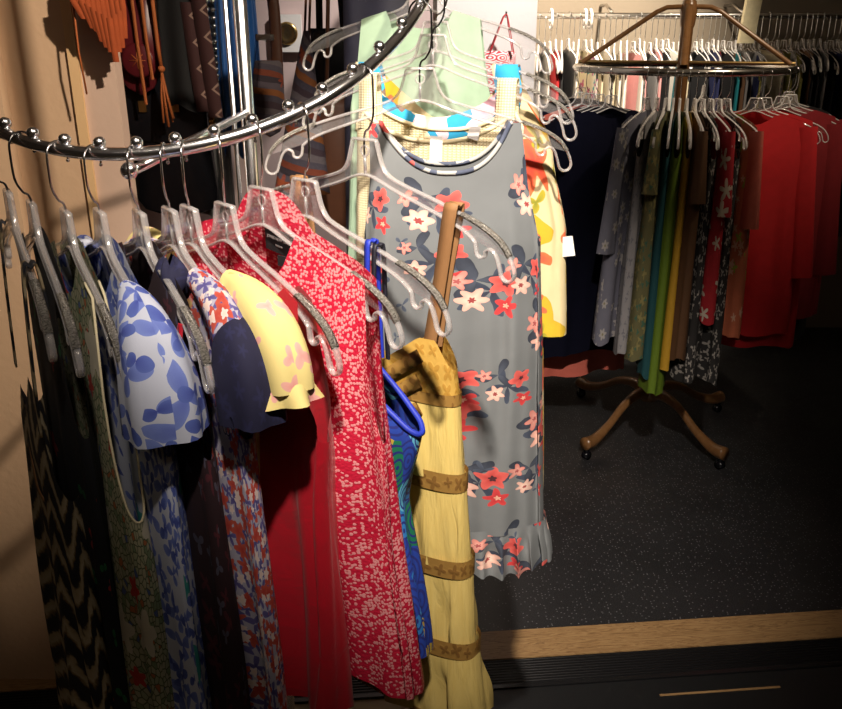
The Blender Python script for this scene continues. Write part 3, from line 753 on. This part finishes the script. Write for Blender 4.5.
ribbon([tuple(v) for v in spline([(-.105, -.0225, -.095), (-.06, -.026, -.135), (.01, -.028, -.155), (.08, -.026, -.135), (.125, -.0225, -.095)], 5)], .045, axis=(0, 0, 1)).build('neckline_panel', M['tropic'], r)
tg = MB().box((-.010, -.0006, -.03), (.010, .0006, 0)).build('price_tag', M['tag_white'], r); tg.location = (.214, -.008, -.30); tg.rotation_euler = (0, -.2, 0)
# O sage green slip
r = hang_root('O', 'green_slip', 'pale sage green slip hanging high behind the other dresses', 'slip')
sleeveless_body = garment_mesh([(-.02, -.12, .11, .010), (-.2, -.13, .12, .022), (-.6, -.15, .13, .03)], top_fn(.45, -.16, .85, shoulder_line(.13, .005), -.2), top_fn(.45, -.07, .85, shoulder_line(.13, .005), -.2), folds=(5, .014), seed=25); sleeveless_body.build('body', M['sage'], r)
# ------------------------------------------------------------------ accessories hung behind the rack
hr = empty('accessory_rail', (0, 0, 0)); tag(hr, 'brass wall rail above the bags and scarves behind the rack', 'rail')
M['brass'] = simple('brass', (.45, .30, .12), .3, 1.0)
MB().tube([(-1.0, 2.30, 1.98), (.05, 2.30, 1.98)], .012, 12).build('bar', M['brass'], hr)
for x in (-.98, .03): MB().tube([(x, 2.30, 1.98), (x, 2.86, 1.98)], .008, 10).build('bracket', M['brass'], hr)
M['suede'] = plain('orange_suede', (.30, .055, .012), .9, .35)
M['wine_leather'] = plain('wine_leather', (.085, .008, .012), .35, .3)
M['tan_cord'] = plain('tan_cord', (.34, .09, .02), .7)
M['black_leather'] = plain('black_leather', (.006, .006, .008), .22, .2)
M['gold'] = simple('gold_metal', (.75, .52, .20), .25, 1.0)
M['grey_cloth'] = plain('grey_pleated_cloth', (.20, .20, .20), .7)
M['blue_sheen'] = mat_satin('blue_sheen_cloth', (.02, .10, .34))
M['dark_brown'] = plain('dark_brown_leather', (.09, .035, .018), .5)
M['navy_sheer'] = plain('navy_sheer_cloth', (.018, .018, .032), .6, .5, sc=14)
def mat_diamond():
    t = NT('diamond_border_cloth'); x, y, _ = t.sep(t.tc.outputs['UV'])
    d = t.math('ADD', t.math('ABSOLUTE', t.math('SUBTRACT', t.math('FRACT', t.math('MULTIPLY', x, 12.0)), .5)), t.math('ABSOLUTE', t.math('MULTIPLY', t.math('SUBTRACT', t.math('FRACT', t.math('MULTIPLY', y, 16.0)), .5), .9)))
    e = t.math('LESS_THAN', t.math('ABSOLUTE', t.math('SUBTRACT', d, .25)), .045)
    return t.bsdf(t.mix(e, (.035, .008, .008), (.22, .14, .11)), .85, 0, weave(t))
M['diamond'] = mat_diamond()
def mat_stripe(name, cols, sc, slant=.3):
    t = NT(name); uv = fabric_uv(t, .02); x, y, _ = t.sep(uv)
    f = t.math('FRACT', t.math('ADD', t.math('MULTIPLY', y, sc), t.math('MULTIPLY', x, sc * slant)))
    st = [(i / len(cols), c) for i, c in enumerate(cols)]
    c = t.ramp(f, st, 'CONSTANT'); m, q, rv = t.flowers(uv, 16, .022, 6, .3, .5); c = t.mix(t.math('MULTIPLY', m, .7), c, (.36, .06, .02))
    return t.bsdf(c, .85, 0, t.bump(t.noise(uv, 120, 2), .5, .003))
M['woven'] = mat_stripe('woven_stripe_cloth', [(.20, .045, .02), (.07, .06, .08), (.12, .10, .11), (.05, .03, .04), (.06, .05, .07), (.24, .08, .02), (.10, .08, .10), (.04, .03, .04)], 8)

def pouch(w, h, d, shape=.5, n=28, rows=14, top=1.0):
    """rounded bag body hanging from z=0 to -h"""
    pts, uvs = [], []
    for i in range(rows + 1):
        t = i / rows; k = (1 - max(0, (t - shape) / (1 - shape)) ** 2.4) ** .5 if t > shape else top + (1 - top) * (t / shape)
        k = max(k, .02); e = max(.15, math.sin(PI * min(1, t * .9 + .12)))
        pts.append([(w * k * math.copysign(abs(math.cos(a)) ** .7, math.cos(a)), d * k * e * math.sin(a), -h * t) for a in [2 * PI * j / n for j in range(n)]])
        uvs.append([(j / n * w * 4, -h * t) for j in range(n)])
    mb = MB().grid(pts, uvs, closed_u=True); b = len(mb.v) - n
    mb.face([b + j for j in range(n)]); mb.face(list(range(n))[::-1]); return mb
def drape(w, h, d, folds=5, seed=0, top=.6, hem=0.02, nc=48):
    rg = random.Random(seed); ph = rg.uniform(0, 6)
    pts, uvs = [], []
    for i in range(19):
        t = i / 18; k = top + (1 - top) * ss(t, 0, .8)
        pts.append([(w * k * math.cos(a), d * math.sin(a) * (.6 + .4 * t) + d * .5 * math.sin(a * folds + ph) * t * math.sin(a), -h * t + hem * math.sin(a * 3 + ph) * t) for a in [2 * PI * j / nc for j in range(nc)]])
        uvs.append([(j / nc * w * 4, -h * t) for j in range(nc)])
    return MB().grid(pts, uvs, closed_u=True)
def hanging(name, loc, label, cat, rz=0): return tag(empty(name, loc, rz), label, cat)

# orange suede fringed bag beside the column
r = hanging('fringed_bag', (-.615, 1.74, 1.70), 'orange suede bag with ragged fringe hanging in front of the column', 'bag', .3)
pouch(.048, .07, .02, .6).build('bag_body', M['suede'], r)
for i in range(11):
    x = -.045 + .009 * i; l = .05 + .075 * max(0, 1 - abs(i - 7) / 6) + rnd.uniform(0, .012)
    ribbon([(x, -.014, -.02), (x + .003, -.018, -.02 - l * .5), (x + .006 + (7 - i) * .0022, -.015, -.03 - l)], .0115, .0012).build('fringe', M['suede'], r)
for s in (1, -1): MB().tube([(s * .04, 0, -.01), (s * .02, 0, .15), (0, 0, .285)], .004, 8).build('strap', M['suede'], r)
MB().tube([(-.04, 0, -.03), (-.042, -.004, -.14), (-.038, 0, -.22)], .002, 6).build('tassel', M['tan_cord'], r)
struct(MB().tube([(-.63, 1.80, 1.985), (-.62, 1.74, 1.985), (-.615, 1.735, 2.0)], .006, 8).build('trim_8', M['brass']))
# wine leather pouch with embossed badge
r = hanging('leather_pouch', (-.715, 2.27, 1.68), 'dark wine-red leather pouch with stitched round flap and cords', 'bag')
pouch(.062, .24, .03, .45, top=.8).build('bag_body', M['wine_leather'], r)
fl = MB().lathe([(.0001, .004), (.036, .004), (.042, 0), (.042, -.004)], 24).build('flap', M['wine_leather'], r); fl.rotation_euler = (PI / 2, 0, 0); fl.location = (.01, -.031, -.155)
em = MB()
for k in range(4): em.tube([(.02 * math.cos(k * PI / 4), .02 * math.sin(k * PI / 4), .005), (-.02 * math.cos(k * PI / 4), -.02 * math.sin(k * PI / 4), .005)], .0012, 5)
em.build('stitching', M['tan_cord'], fl)
for x in (-.03, .025): MB().tube([(x, 0, -.01), (x * .6, .01, .15), (x * .3, .03, .30)], .004, 8).build('strap', M['wine_leather'], r)
for x, l in ((.035, .20), (.012, .26)): ribbon([(x, -.034, .05), (x + .004, -.040, -.10), (x + .008, -.036, -l)], .008).build('lace', M['tan_cord'], r)
# black satchel with buckles
r = hanging('black_satchel', (-.675, 2.36, 1.50), 'glossy black leather satchel with two gold buckles behind the rail', 'bag')
pouch(.115, .40, .05, .8, top=.85).build('bag_body', M['black_leather'], r)
fl = pouch(.112, .17, .012, .6).build('flap', M['black_leather'], r); fl.location = (0, -.048, -.02)
for x in (-.05, .035):
    b_ = MB().box((-.010, -.003, -.014), (.010, .003, .014)).build('buckle', M['gold'], fl); b_.location = (x, -.014, -.07)
for x in (-.09, .09): MB().tube([(x, 0, 0), (x * .6, -.02, .25), (x * .2, -.05, .485)], .006, 8).build('strap', M['black_leather'], r)
# tassel cord
r = hanging('tassel_cord', (-.655, 2.24, 1.66), 'long tan cord ending in a knotted leather tassel', 'cord')
MB().tube([(0, .05, .315), (0, 0, .1), (.003, 0, -.10), (.006, 0, -.15)], .005, 8).build('cord', M['tan_cord'], r)
MB().ball((.006, 0, -.155), .009).build('knot', M['tan_cord'], r)
for i in range(7): MB().tube([(.006, 0, -.16), (.006 + .008 * math.cos(i), .008 * math.sin(i), -.22), (.010 + .014 * math.cos(i), .014 * math.sin(i), -.275 - .01 * (i % 3))], .003, 5).build('strand', M['tan_cord'], r)
# black shawl with diamond border
r = hanging('diamond_shawl', (-.600, 2.30, 1.96), 'black shawl with a dark red border of small diamonds', 'shawl')
drape(.065, .555, .03, 4, 3, .7, .012).build('cloth', simple('black_wool', (.006, .006, .007), .9), r)
ribbon([(.045, -.028, -.10), (.052, -.033, -.30), (.064, -.036, -.45), (.072, -.036, -.575)], .036, .003).build('border', M['diamond'], r)
ribbon([(.020, -.030, -.30), (.030, -.036, -.45), (.040, -.038, -.56)], .03, .003).build('border', M['diamond'], r)
# grey pleated cloth
r = hanging('pleated_scarf', (-.585, 2.42, 1.96), 'light grey pleated scarf hanging below the diamond shawl', 'scarf')
drape(.055, .85, .02, 9, 5, .8, .01, 90).build('cloth', M['grey_cloth'], r)
# bead necklaces
def beads(name, label, x, y, ztop, zbot, mat, r_=.006, spread=.03):
    o = hanging(name, (x, y, ztop), label, 'necklace'); mb = None
    L = ztop - zbot; n = int(2 * L / (2 * r_)); me = MB().ball((0, 0, 0), r_, 8).mesh('bead', mat)
    for i in range(min(n, 90)):
        a = 2 * PI * i / min(n, 90)
        link('bead', me, o, (spread * math.cos(a) * (.5 + .5 * (1 + math.sin(a)) / 2), .006 * math.sin(a * 3), -L / 2 + L / 2 * math.sin(a)))
    return o
beads('bead_necklace', 'long gold bead necklace hanging beside the blue cloth', -.553, 2.32, 1.965, 1.33, M['gold'], .007, .012)
M['silver_bead'] = simple('silver_bead', (.7, .72, .72), .2, 1.0)
beads('bead_necklace', 'silver bead necklace hanging beside the gold one', -.530, 2.31, 1.965, 1.40, M['silver_bead'], .006, .010)
MB_blue = hanging('blue_scarf', (-.500, 2.36, 1.95), 'shiny deep blue scarf hanging in narrow folds', 'scarf')
drape(.035, .66, .02, 6, 8, .7).build('cloth', M['blue_sheen'], MB_blue)
r = hanging('teal_scarf', (-.455, 2.40, 1.95), 'dark teal scarf with a gold stripe beside the chrome post', 'scarf')
drape(.026, .58, .018, 5, 9, .7).build('cloth', M['blue_sheen'], r)
ribbon([(-.012, -.02, -.05), (-.010, -.026, -.3), (-.008, -.026, -.56)], .008).build('stripe', M['gold'], r)
# framed gold plate on the wall
r = hanging('framed_plate', (-.418, 2.855, 1.585), 'round golden plaque in a pale square frame on the pink wall', 'plaque')
MB().box((-.045, -.02, -.055), (.045, 0, .055)).build('frame', M['white_paint'], r)
pl = MB().lathe([(.0001, .006), (.022, .004), (.030, .008), (.034, 0)], 28).build('plate', M['gold'], r); pl.rotation_euler = (PI / 2, 0, 0); pl.location = (0, -.022, 0)
# brown belt bag with rounded top
r = hanging('belt_bag', (-.415, 2.40, 1.70), 'dark brown arched strap bag with a silver buckle', 'bag')
MB().tube([(v.x, v.y, v.z) for v in spline([(-.035, 0, -.25), (-.036, 0, -.05), (-.02, 0, .02), (.015, 0, .02), (.03, 0, -.05), (.03, 0, -.25)], 6)], .016, 10, flat=.5).build('strap', M['dark_brown'], r)
MB().box((-.02, -.012, -.13), (.028, .012, -.115)).build('buckle', M['silver_bead'], r)
pouch(.045, .2, .03, .6).build('bag_body', M['woven'], r).location = (0, 0, -.18)
MB().tube([(0, 0, .02), (0, -.09, .285)], .003, 6).build('hook_cord', M['dark_brown'], r)
# woven sling bag
r = hanging('woven_sling_bag', (-.255, 2.02, 1.595), 'woven orange and grey striped sling bag tapering to its strap', 'bag', -.15)
pts, uvs = [], []
for i in range(15):
    t = i / 14; wv = .006 + .062 * t ** .9
    pts.append([(-.028 * t + wv * math.cos(a), (.008 + .028 * t) * math.sin(a), -.36 * t) for a in [2 * PI * j / 30 for j in range(30)]]); uvs.append([(j / 30 * .25, -.36 * t) for j in range(30)])
MB().grid(pts, uvs, closed_u=True).build('bag_body', M['woven'], r)
for x in (-.004, .006): MB().tube([(x, 0, -.01), (x - .01, .10, .2), (x - .02, .27, .395)], .003, 8).build('strap', M['dark_brown'], r)
# black strapped bag, brown bag, navy scarf
r = hanging('black_tote', (-.235, 2.42, 1.60), 'black cloth tote with broad twin handles on the wall rail', 'bag')
pouch(.06, .36, .03, .7).build('bag_body', M['black_leather'], r)
for x in (-.035, .03): ribbon([(x, 0, -.01), (x * .7, -.05, .2), (x * .4, -.115, .375)], .018).build('handle', M['black_leather'], r)
r = hanging('brown_bag', (-.205, 2.20, 1.44), 'plain brown leather bag behind the clear hanger scroll', 'bag')
pouch(.06, .34, .03, .75).build('bag_body', M['dark_brown'], r)
for x in (-.03, .03): MB().tube([(x, 0, -.01), (x * .6, .05, .3), (x * .2, .10, .53)], .005, 8).build('strap', M['dark_brown'], r)
r = hanging('navy_scarf', (-.085, 1.72, 1.84), 'long sheer navy scarf hanging from the high part of the rail', 'scarf', -.3)
drape(.075, .98, .022, 5, 4, .85).build('cloth', M['navy_sheer'], r)
# red printed tote on the white wall
def mat_redprint():
    t = NT('red_white_print_cloth'); uv = t.tc.outputs['UV']; x, y, _ = t.sep(uv)
    v = t.vor(uv, 42, rand=.35); rg = t.math('FRACT', t.math('MULTIPLY', v.outputs['Distance'], 4.2))
    return t.bsdf(t.mix(t.math('LESS_THAN', rg, .5), (.68, .04, .06), (.85, .78, .74)), .8, 0, weave(t))
M['red_print'] = mat_redprint()
M['red_strap'] = plain('red_strap', (.60, .03, .04), .7)
r = hanging('printed_tote', (.222, 2.76, 1.535), 'red and white printed tote bag hanging on the white wall', 'bag')
pouch(.075, .32, .03, .85, top=.9).build('bag_body', M['red_print'], r)
for y in (-.022, .022): ribbon([tuple(v) for v in spline([(-.012, y, -.005), (.012, y, .06), (.034, y * .3, .105), (.046, y, .06), (.060, y, -.005)], 5)], .009, axis=(0, 1, 0)).build('handle', M['red_strap'], r)
MB().tube([(.034, .085, .10), (.034, 0, .097), (.034, -.012, .112)], .003, 8).build('wall_peg', M['steel_wire'], r)

# ------------------------------------------------------------------ round garment rack
QC = (.958, 3.28); QR = .385; QZ = 1.465
M['walnut'] = None
def mat_walnut():
    t = NT('varnished_wood'); o = t.tc.outputs['Object']; x, y, z = t.sep(o)
    g = t.noise(t.comb(t.math('MULTIPLY', x, 30.0), t.math('MULTIPLY', y, 30.0), t.math('MULTIPLY', z, 3.0)), 2, 4, .6)
    return t.bsdf(t.mix(g, (.13, .055, .018), (.26, .13, .05)), .3, 0)
M['walnut'] = mat_walnut()
M['brushed'] = simple('dull_chrome', (.5, .47, .43), .22, 1.0)
rr = empty('round_rack', (QC[0], QC[1], 0)); tag(rr, 'round clothes rack on a wooden pedestal with curved legs and slanted braces', 'clothes rack')
MB().lathe([(.0001, .17), (.022, .17), (.022, 1.60), (.026, 1.61), (.030, 1.66), (.024, 1.69), (.014, 1.70), (.018, 1.715), (.028, 1.735), (.024, 1.76), (.010, 1.775), (.0001, 1.778)], 20).build('post', M['walnut'], rr)
MB().tube([(QR * math.cos(2 * PI * k / 72), QR * math.sin(2 * PI * k / 72), QZ) for k in range(72)], .0125, 12, closed=True).build('ring_rail', M['brushed'], rr)
for k in range(4):
    a = k * PI / 2 + math.radians(-106)
    c, s_ = math.cos(a), math.sin(a)
    pth = [(c * .02, s_ * .02, 1.672), (c * .075, s_ * .075, 1.670), (c * .11, s_ * .11, 1.655), (c * (QR - .02), s_ * (QR - .02), QZ + .016)]
    rb = ribbon(pth, .024, .008, axis=(-s_, c, 0)); rb.build('brace', M['walnut'], rr)
    ribbon([(c * .02, s_ * .02, QZ + .018), (c * (QR - .005), s_ * (QR - .005), QZ + .018)], .022, .006, axis=(-s_, c, 0)).build('crossbar', M['brass'], rr)
for k, dg in enumerate((-138, -60, 122, 26)):
    a = math.radians(dg); c, s_ = math.cos(a), math.sin(a)
    prof = spline([(.015, .165), (.08, .185), (.17, .165), (.27, .105), (.36, .07), (.42, .072)], 6)
    lg = MB().tube([(c * p.x, s_ * p.x, p.y) for p in prof], [.026 - .010 * math.sin(PI * i / (len(prof) - 1)) ** 2 for i in range(len(prof))], 12).build('leg', M['walnut'], rr)
    cs = MB().lathe([(.0001, .02), (.012, .02), (.012, .05), (.008, .068)], 12, (c * .405, s_ * .405, 0)).build('caster', M['black_leather'], lg)
    MB().tube([(c * .405 - s_ * .012, s_ * .405 + c * .012, .0175), (c * .405 + s_ * .012, s_ * .405 - c * .012, .0175)], .0175, 14).build('wheel', M['black_leather'], lg)
MB().lathe([(.0001, .14), (.035, .14), (.045, .17), (.035, .21), (.023, .23)], 20).build('hub', M['walnut'], rr)

def ring_pt(deg): a = math.radians(deg); return Vector((QC[0] + QR * math.cos(a), QC[1] + QR * math.sin(a), QZ + .004))
def garment_on(p, yaw, mat, label, cat, name, hw=.2, length=.85, depth=.02, sleeve=None, seed=1, group=None, flare=1.1, neckf=-.10, folds=(6, .012), sleeve_mat=None, hl=None):
    r = tag(empty(name, p, yaw), label, cat, group)
    sl = shoulder_line(hw * .95, .005)
    pf = [(-.03, -hw * .95, hw * .95, .010), (-.2, -hw * .95, hw * .95, depth), (-length, -hw * flare, hw * flare, depth * 1.4)]
    garment_mesh(pf, top_fn(.4, neckf, .88, sl, -.17), top_fn(.4, -.04, .88, sl, -.17), folds=folds, seed=seed, nc=56, nr=20, hem_wave=.008).build('body', mat, r)
    if sleeve:
        for s in (1, -1): sleeve_mesh((s * hw * .86, -.085), (s * (hw * .86 + sleeve[0]), -.085 - sleeve[1]), .036, sleeve[2], .014, .024, seed=seed, n=18, rows=8, wave=.003).build('sleeve', sleeve_mat or mat, r)
    return r
RG = 'clothes on the round rack'
def ring_item(deg, mat, label, cat, name, yaw=None, L=.085, hang_word=None, **kw):
    p = ring_pt(deg); p.z -= L; yw = math.radians(deg if yaw is None else yaw)
    make_hanger(p, yw, L - .002, math.radians(deg), 'clear plastic hanger on the round rack holding the ' + hang_word, grips=False, rim_mesh=HANG_ROW)
    return garment_on(p, yw, mat, label, cat, name, **kw)
M['navy'] = plain('navy_knit', (.004, .0045, .013), .95, spec=.1)
M['navy2'] = plain('black_navy_knit', (.003, .003, .008), .95, spec=.1)
M['coral'] = plain('coral_pink_cloth', (.52, .12, .085), .8)
ring_item(218, M['navy'], 'navy round-neck dress on the round rack, foremost of the dark ones', 'dress', 'navy_dress', yaw=18, hang_word='foremost navy dress', hw=.195, length=.93, depth=.028, sleeve=(.03, .16, .045), seed=31, neckf=-.075)
ring_item(209, M['navy2'], 'black-navy top hanging second in the dark group of the round rack', 'top', 'dark_blouse', yaw=14, hang_word='black-navy top', hw=.2, length=.90, depth=.02, sleeve=(.02, .18, .045), seed=32)
ring_item(201, M['coral'], 'long coral pink dress showing below the navy dress', 'dress', 'coral_dress', yaw=10, hang_word='long coral dress', hw=.2, length=1.06, depth=.026, seed=33)
ring_item(192, M['navy'], 'navy cardigan behind the coral dress on the round rack', 'cardigan', 'navy_cardigan', yaw=6, hang_word='navy cardigan', hw=.21, length=.80, depth=.02, sleeve=(.04, .2, .045), seed=34)
M['slate_floral'] = print_floral('slate_floral_cloth', (.13, .13, .17), [(20, .020, 6, .2, .5, (.38, .36, .34), (.30, .28, .28), (.2, .18, .1))])
M['pale_grey'] = print_floral('pale_grey_print', (.26, .25, .26), [(30, .014, 3, .4, .3, (.14, .14, .17), (.18, .18, .2))])
M['olive_floral'] = print_floral('olive_floral_cloth', (.12, .11, .045), [(24, .020, 4, .3, .3, (.26, .22, .08), (.2, .17, .06)), (28, .012, 3, .3, .5, (.04, .10, .06), (.05, .12, .08))])
M['lime'] = plain('lime_green_cloth', (.11, .18, .012), .7)
M['mustard'] = plain('mustard_cloth', (.48, .27, .02), .7)
M['brown'] = plain('brown_cloth', (.10, .045, .018), .8)
M['bw'] = print_floral('black_white_print', (.02, .018, .018), [(36, .014, 3, .4, .3, (.34, .31, .28), (.28, .26, .24))])
M['teal'] = plain('teal_cloth', (.008, .06, .07), .8)
M['red_white'] = print_floral('red_white_floral', (.38, .012, .02), [(13, .034, 5, .35, .3, (.60, .54, .44), (.52, .44, .36))])
M['coral_floral'] = print_floral('coral_floral_cloth', (.50, .13, .06), [(16, .024, 4, .3, .5, (.35, .42, .04), (.2, .3, .03)), (20, .018, 5, .3, .5, (.62, .42, .3), (.6, .3, .2))])
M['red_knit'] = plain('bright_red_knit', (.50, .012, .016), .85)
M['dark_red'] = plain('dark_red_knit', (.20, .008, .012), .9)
M['black_knit'] = plain('black_knit', (.007, .006, .007), .9)
ring_item(238.0, M['slate_floral'], 'slate grey tunic with white flowers and wide half sleeves', 'tunic', 'floral_tunic', yaw=233, hang_word='slate flowered tunic', flare=1.22, hw=.20, length=.80, depth=0.032, sleeve=(.06, .40, .050), seed=35)
ring_item(243.0, M['pale_grey'], 'pale grey mottled blouse next to the slate flowered tunic', 'blouse', 'grey_blouse', yaw=242, hang_word='pale grey blouse', hw=.19, length=.84, depth=0.023, seed=36)
ring_item(247.2, M['olive_floral'], 'olive floral dress on the front of the round rack', 'dress', 'olive_dress', yaw=248, hang_word='olive floral dress', hw=.19, length=.86, depth=0.029, sleeve=(.03, .2, .045), seed=37)
ring_item(251.0, M['teal'], 'dark teal dress half hidden behind the olive one', 'dress', 'teal_dress', yaw=253, hang_word='dark teal dress', hw=.18, length=.92, depth=0.020, seed=38)
ring_item(254.0, M['lime'], 'lime green dress hanging lowest on the round rack', 'dress', 'lime_dress', yaw=256, hang_word='lime green dress', hw=.185, length=.98, depth=0.029, seed=39)
ring_item(257.3, M['mustard'], 'mustard yellow top beside the lime dress', 'top', 'mustard_blouse', yaw=260, hang_word='mustard top', hw=.18, length=.88, depth=0.020, seed=40)
ring_item(261.1, M['brown'], 'plain brown dress in the middle of the round rack', 'dress', 'brown_dress', yaw=264, hang_word='plain brown dress', hw=.20, length=.84, depth=0.032, sleeve=(.03, .22, .045), seed=41)
ring_item(264.9, M['bw'], 'black and white patterned dress beside the brown one', 'dress', 'monochrome_dress', yaw=269, hang_word='black and white dress', hw=.19, length=.92, depth=0.029, seed=42)
ring_item(268.7, M['red_white'], 'red dress with large white flowers on the round rack', 'dress', 'red_floral_dress', yaw=274, hang_word='red dress with white flowers', hw=.20, length=.70, depth=0.029, sleeve=(.03, .26, .04), seed=43)
ring_item(272.4, M['bw'], 'black and white speckled skirt dress beside the red flowered dress', 'dress', 'speckled_dress', yaw=279, hang_word='black and white speckled dress', hw=.18, length=.93, depth=0.026, seed=44)
ring_item(276.6, M['coral_floral'], 'coral dress with lime leaves and short sleeves', 'dress', 'coral_floral_dress', yaw=285, hang_word='coral dress with leaves', hw=.2, length=.76, depth=0.032, sleeve=(.03, .30, .045), seed=45, sleeve_mat=M['coral'])
ring_item(293, M['red_knit'], 'bright red round-neck sweater with long sleeves', 'sweater', 'red_sweater', yaw=336, hang_word='bright red sweater', hw=.19, length=.80, depth=.030, sleeve=(.055, .50, .040), seed=46, neckf=-.085)
ring_item(299, M['red_knit'], 'red dress hanging right behind the bright red sweater', 'dress', 'red_dress', yaw=341, hang_word='red dress behind the sweater', hw=.19, length=.86, depth=.02, seed=47)
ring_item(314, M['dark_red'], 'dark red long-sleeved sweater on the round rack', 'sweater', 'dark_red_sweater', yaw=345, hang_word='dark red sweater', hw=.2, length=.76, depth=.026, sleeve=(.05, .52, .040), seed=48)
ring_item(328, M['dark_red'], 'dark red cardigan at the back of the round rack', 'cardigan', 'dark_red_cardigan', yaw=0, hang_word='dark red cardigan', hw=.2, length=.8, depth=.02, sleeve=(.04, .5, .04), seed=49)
ring_item(352, M['black_knit'], 'black dress at the far side of the round rack', 'dress', 'black_dress', yaw=8, hang_word='black dress at the far side', hw=.2, length=.95, depth=.02, seed=50)
ring_item(150, M['black_knit'], 'black blouse at the back of the round rack', 'blouse', 'black_blouse', hang_word='black blouse at the back', hw=.19, length=.7, depth=.02, seed=51)
ring_item(60, M['black_knit'], 'black jacket at the back of the round rack', 'jacket', 'black_jacket', hang_word='black jacket at the back', hw=.19, length=.7, depth=.02, seed=52, sleeve=(.04, .5, .04))

# ------------------------------------------------------------------ packed row along the back wall
struct(MB().box((.30, 2.98, 0), (.36, 4.60, 3.0)).build('wall_partition_side', M['white_paint']))
br = empty('wall_rail', (0, 4.32, 1.655)); tag(br, 'steel hanging rail running along the back wall', 'rail')
MB().tube([(.37, 0, 0), (3.45, 0, 0)], .014, 12).build('bar', M['brushed'], br)
for x in (.9, 1.52, 2.3): MB().tube([(x, 0, .014), (x, .14, .05), (x, .275, .05)], .008, 8).build('bracket', M['brushed'], br)
pan = MB(); pan.prism([(1.475, -.12), (1.545, -.12), (1.60, .65), (1.53, .65)], 0, .03)
po = pan.build('shelf_divider', M['cream'], loc=(0, 4.20, 1.655)); tag(po, 'pale slanted divider board standing out from the back wall', 'board')
ringm = MB().tube([(0, .042 * math.cos(2 * PI * k / 24), .042 * math.sin(2 * PI * k / 24)) for k in range(24)], .006, 8, closed=True).mesh('size_ring', M['white_paint'])
for x in (.615, .775, .80):
    o = link('size_ring', ringm, None, (x, 4.32, 1.640)); tag(o, 'white plastic size divider ring on the wall rail', 'ring', 'divider rings on the wall rail')
PAL = {'white': (.72, .68, .62), 'cream': (.62, .54, .38), 'grey': (.26, .25, .25), 'black': (.012, .012, .014), 'teal': (.01, .20, .24), 'red': (.42, .02, .025), 'navy': (.015, .02, .08), 'blue': (.04, .10, .40), 'olive': (.26, .23, .06), 'pink': (.60, .28, .28), 'brown': (.14, .07, .035)}
PM = {k: plain('row_' + k, v, .85) for k, v in PAL.items()}
PM['patterned'] = M['bw']; PM['floral'] = print_floral('row_floral', (.6, .55, .45), [(20, .025, 4, .3, .3, (.5, .1, .15), (.3, .1, .3)), (26, .015, 3, .3, .5, (.05, .25, .3), (.1, .3, .3))])
seq = ['white', 'teal', 'white', 'white', 'patterned', 'white', 'red', 'red', 'black', 'grey', 'white', 'cream', 'floral', 'white', 'cream', 'white', 'patterned', 'cream', 'white', 'white', 'pink', 'white', 'patterned', 'grey', 'pink', 'black', 'white', 'teal', 'blue', 'cream', 'black', 'black', 'black',
       'navy', 'navy', 'red', 'black', 'brown', 'teal', 'grey', 'grey', 'navy', 'olive', 'cream', 'olive', 'floral', 'olive', 'grey', 'black', 'brown', 'black', 'black', 'grey', 'black', 'navy', 'black', 'brown', 'black', 'black']
VAR = {}
hm = None
HOOK_S = MB().tube(hook_path(.112), .0018, 5).mesh('hook', M['silver_bead'])
x = .43
for i, cn in enumerate(seq):
    pv, nx = seq[i - 1] if i else 'partition', seq[i + 1] if i + 1 < len(seq) else 'last'
    nb = cn + ' garment between ' + (pv + ' and ' + nx + ' neighbours' if pv != nx else 'two ' + pv + ' neighbours')
    if i == 0: nb = cn + ' garment nearest the white partition wall'
    if i + 1 == len(seq): nb = cn + ' garment ending the packed row'
    x += .0275 + rnd.uniform(-.004, .004)
    yw = -PI / 2 + rnd.uniform(-.22, .22); dz = rnd.uniform(-.012, .008)
    p = Vector((x, 4.32, 1.655 + .004 - .112 + rnd.uniform(-.012, .006)))
    h = empty('clothes_hanger', p, yw); tag(h, 'clear hanger of the ' + nb + ' on the wall rail', 'hanger', 'hangers on the wall rail')
    link('hanger_body', HANG_ROW, h); link('hook', HOOK_S, h)
    key = (cn, i % 2)
    if key not in VAR:
        hw = .19 if key[1] else .205; sl = shoulder_line(hw * .95, .005); ln = .75 if key[1] else .9
        VAR[key] = garment_mesh([(-.03, -hw * .95, hw * .95, .008), (-.2, -hw, hw, .013), (-ln, -hw * 1.1, hw * 1.1, .018)], top_fn(.4, -.09, .88, sl, -.17), top_fn(.4, -.05, .88, sl, -.17), folds=(5, .006), seed=i, nc=40, nr=14).mesh('row_garment', PM[cn])
    o = link('row_garment', VAR[key], None, p); o.rotation_euler = (0, 0, yw)
    tag(o, nb + ' on the back wall rail', 'garment', cn + ' garments on the wall rail')
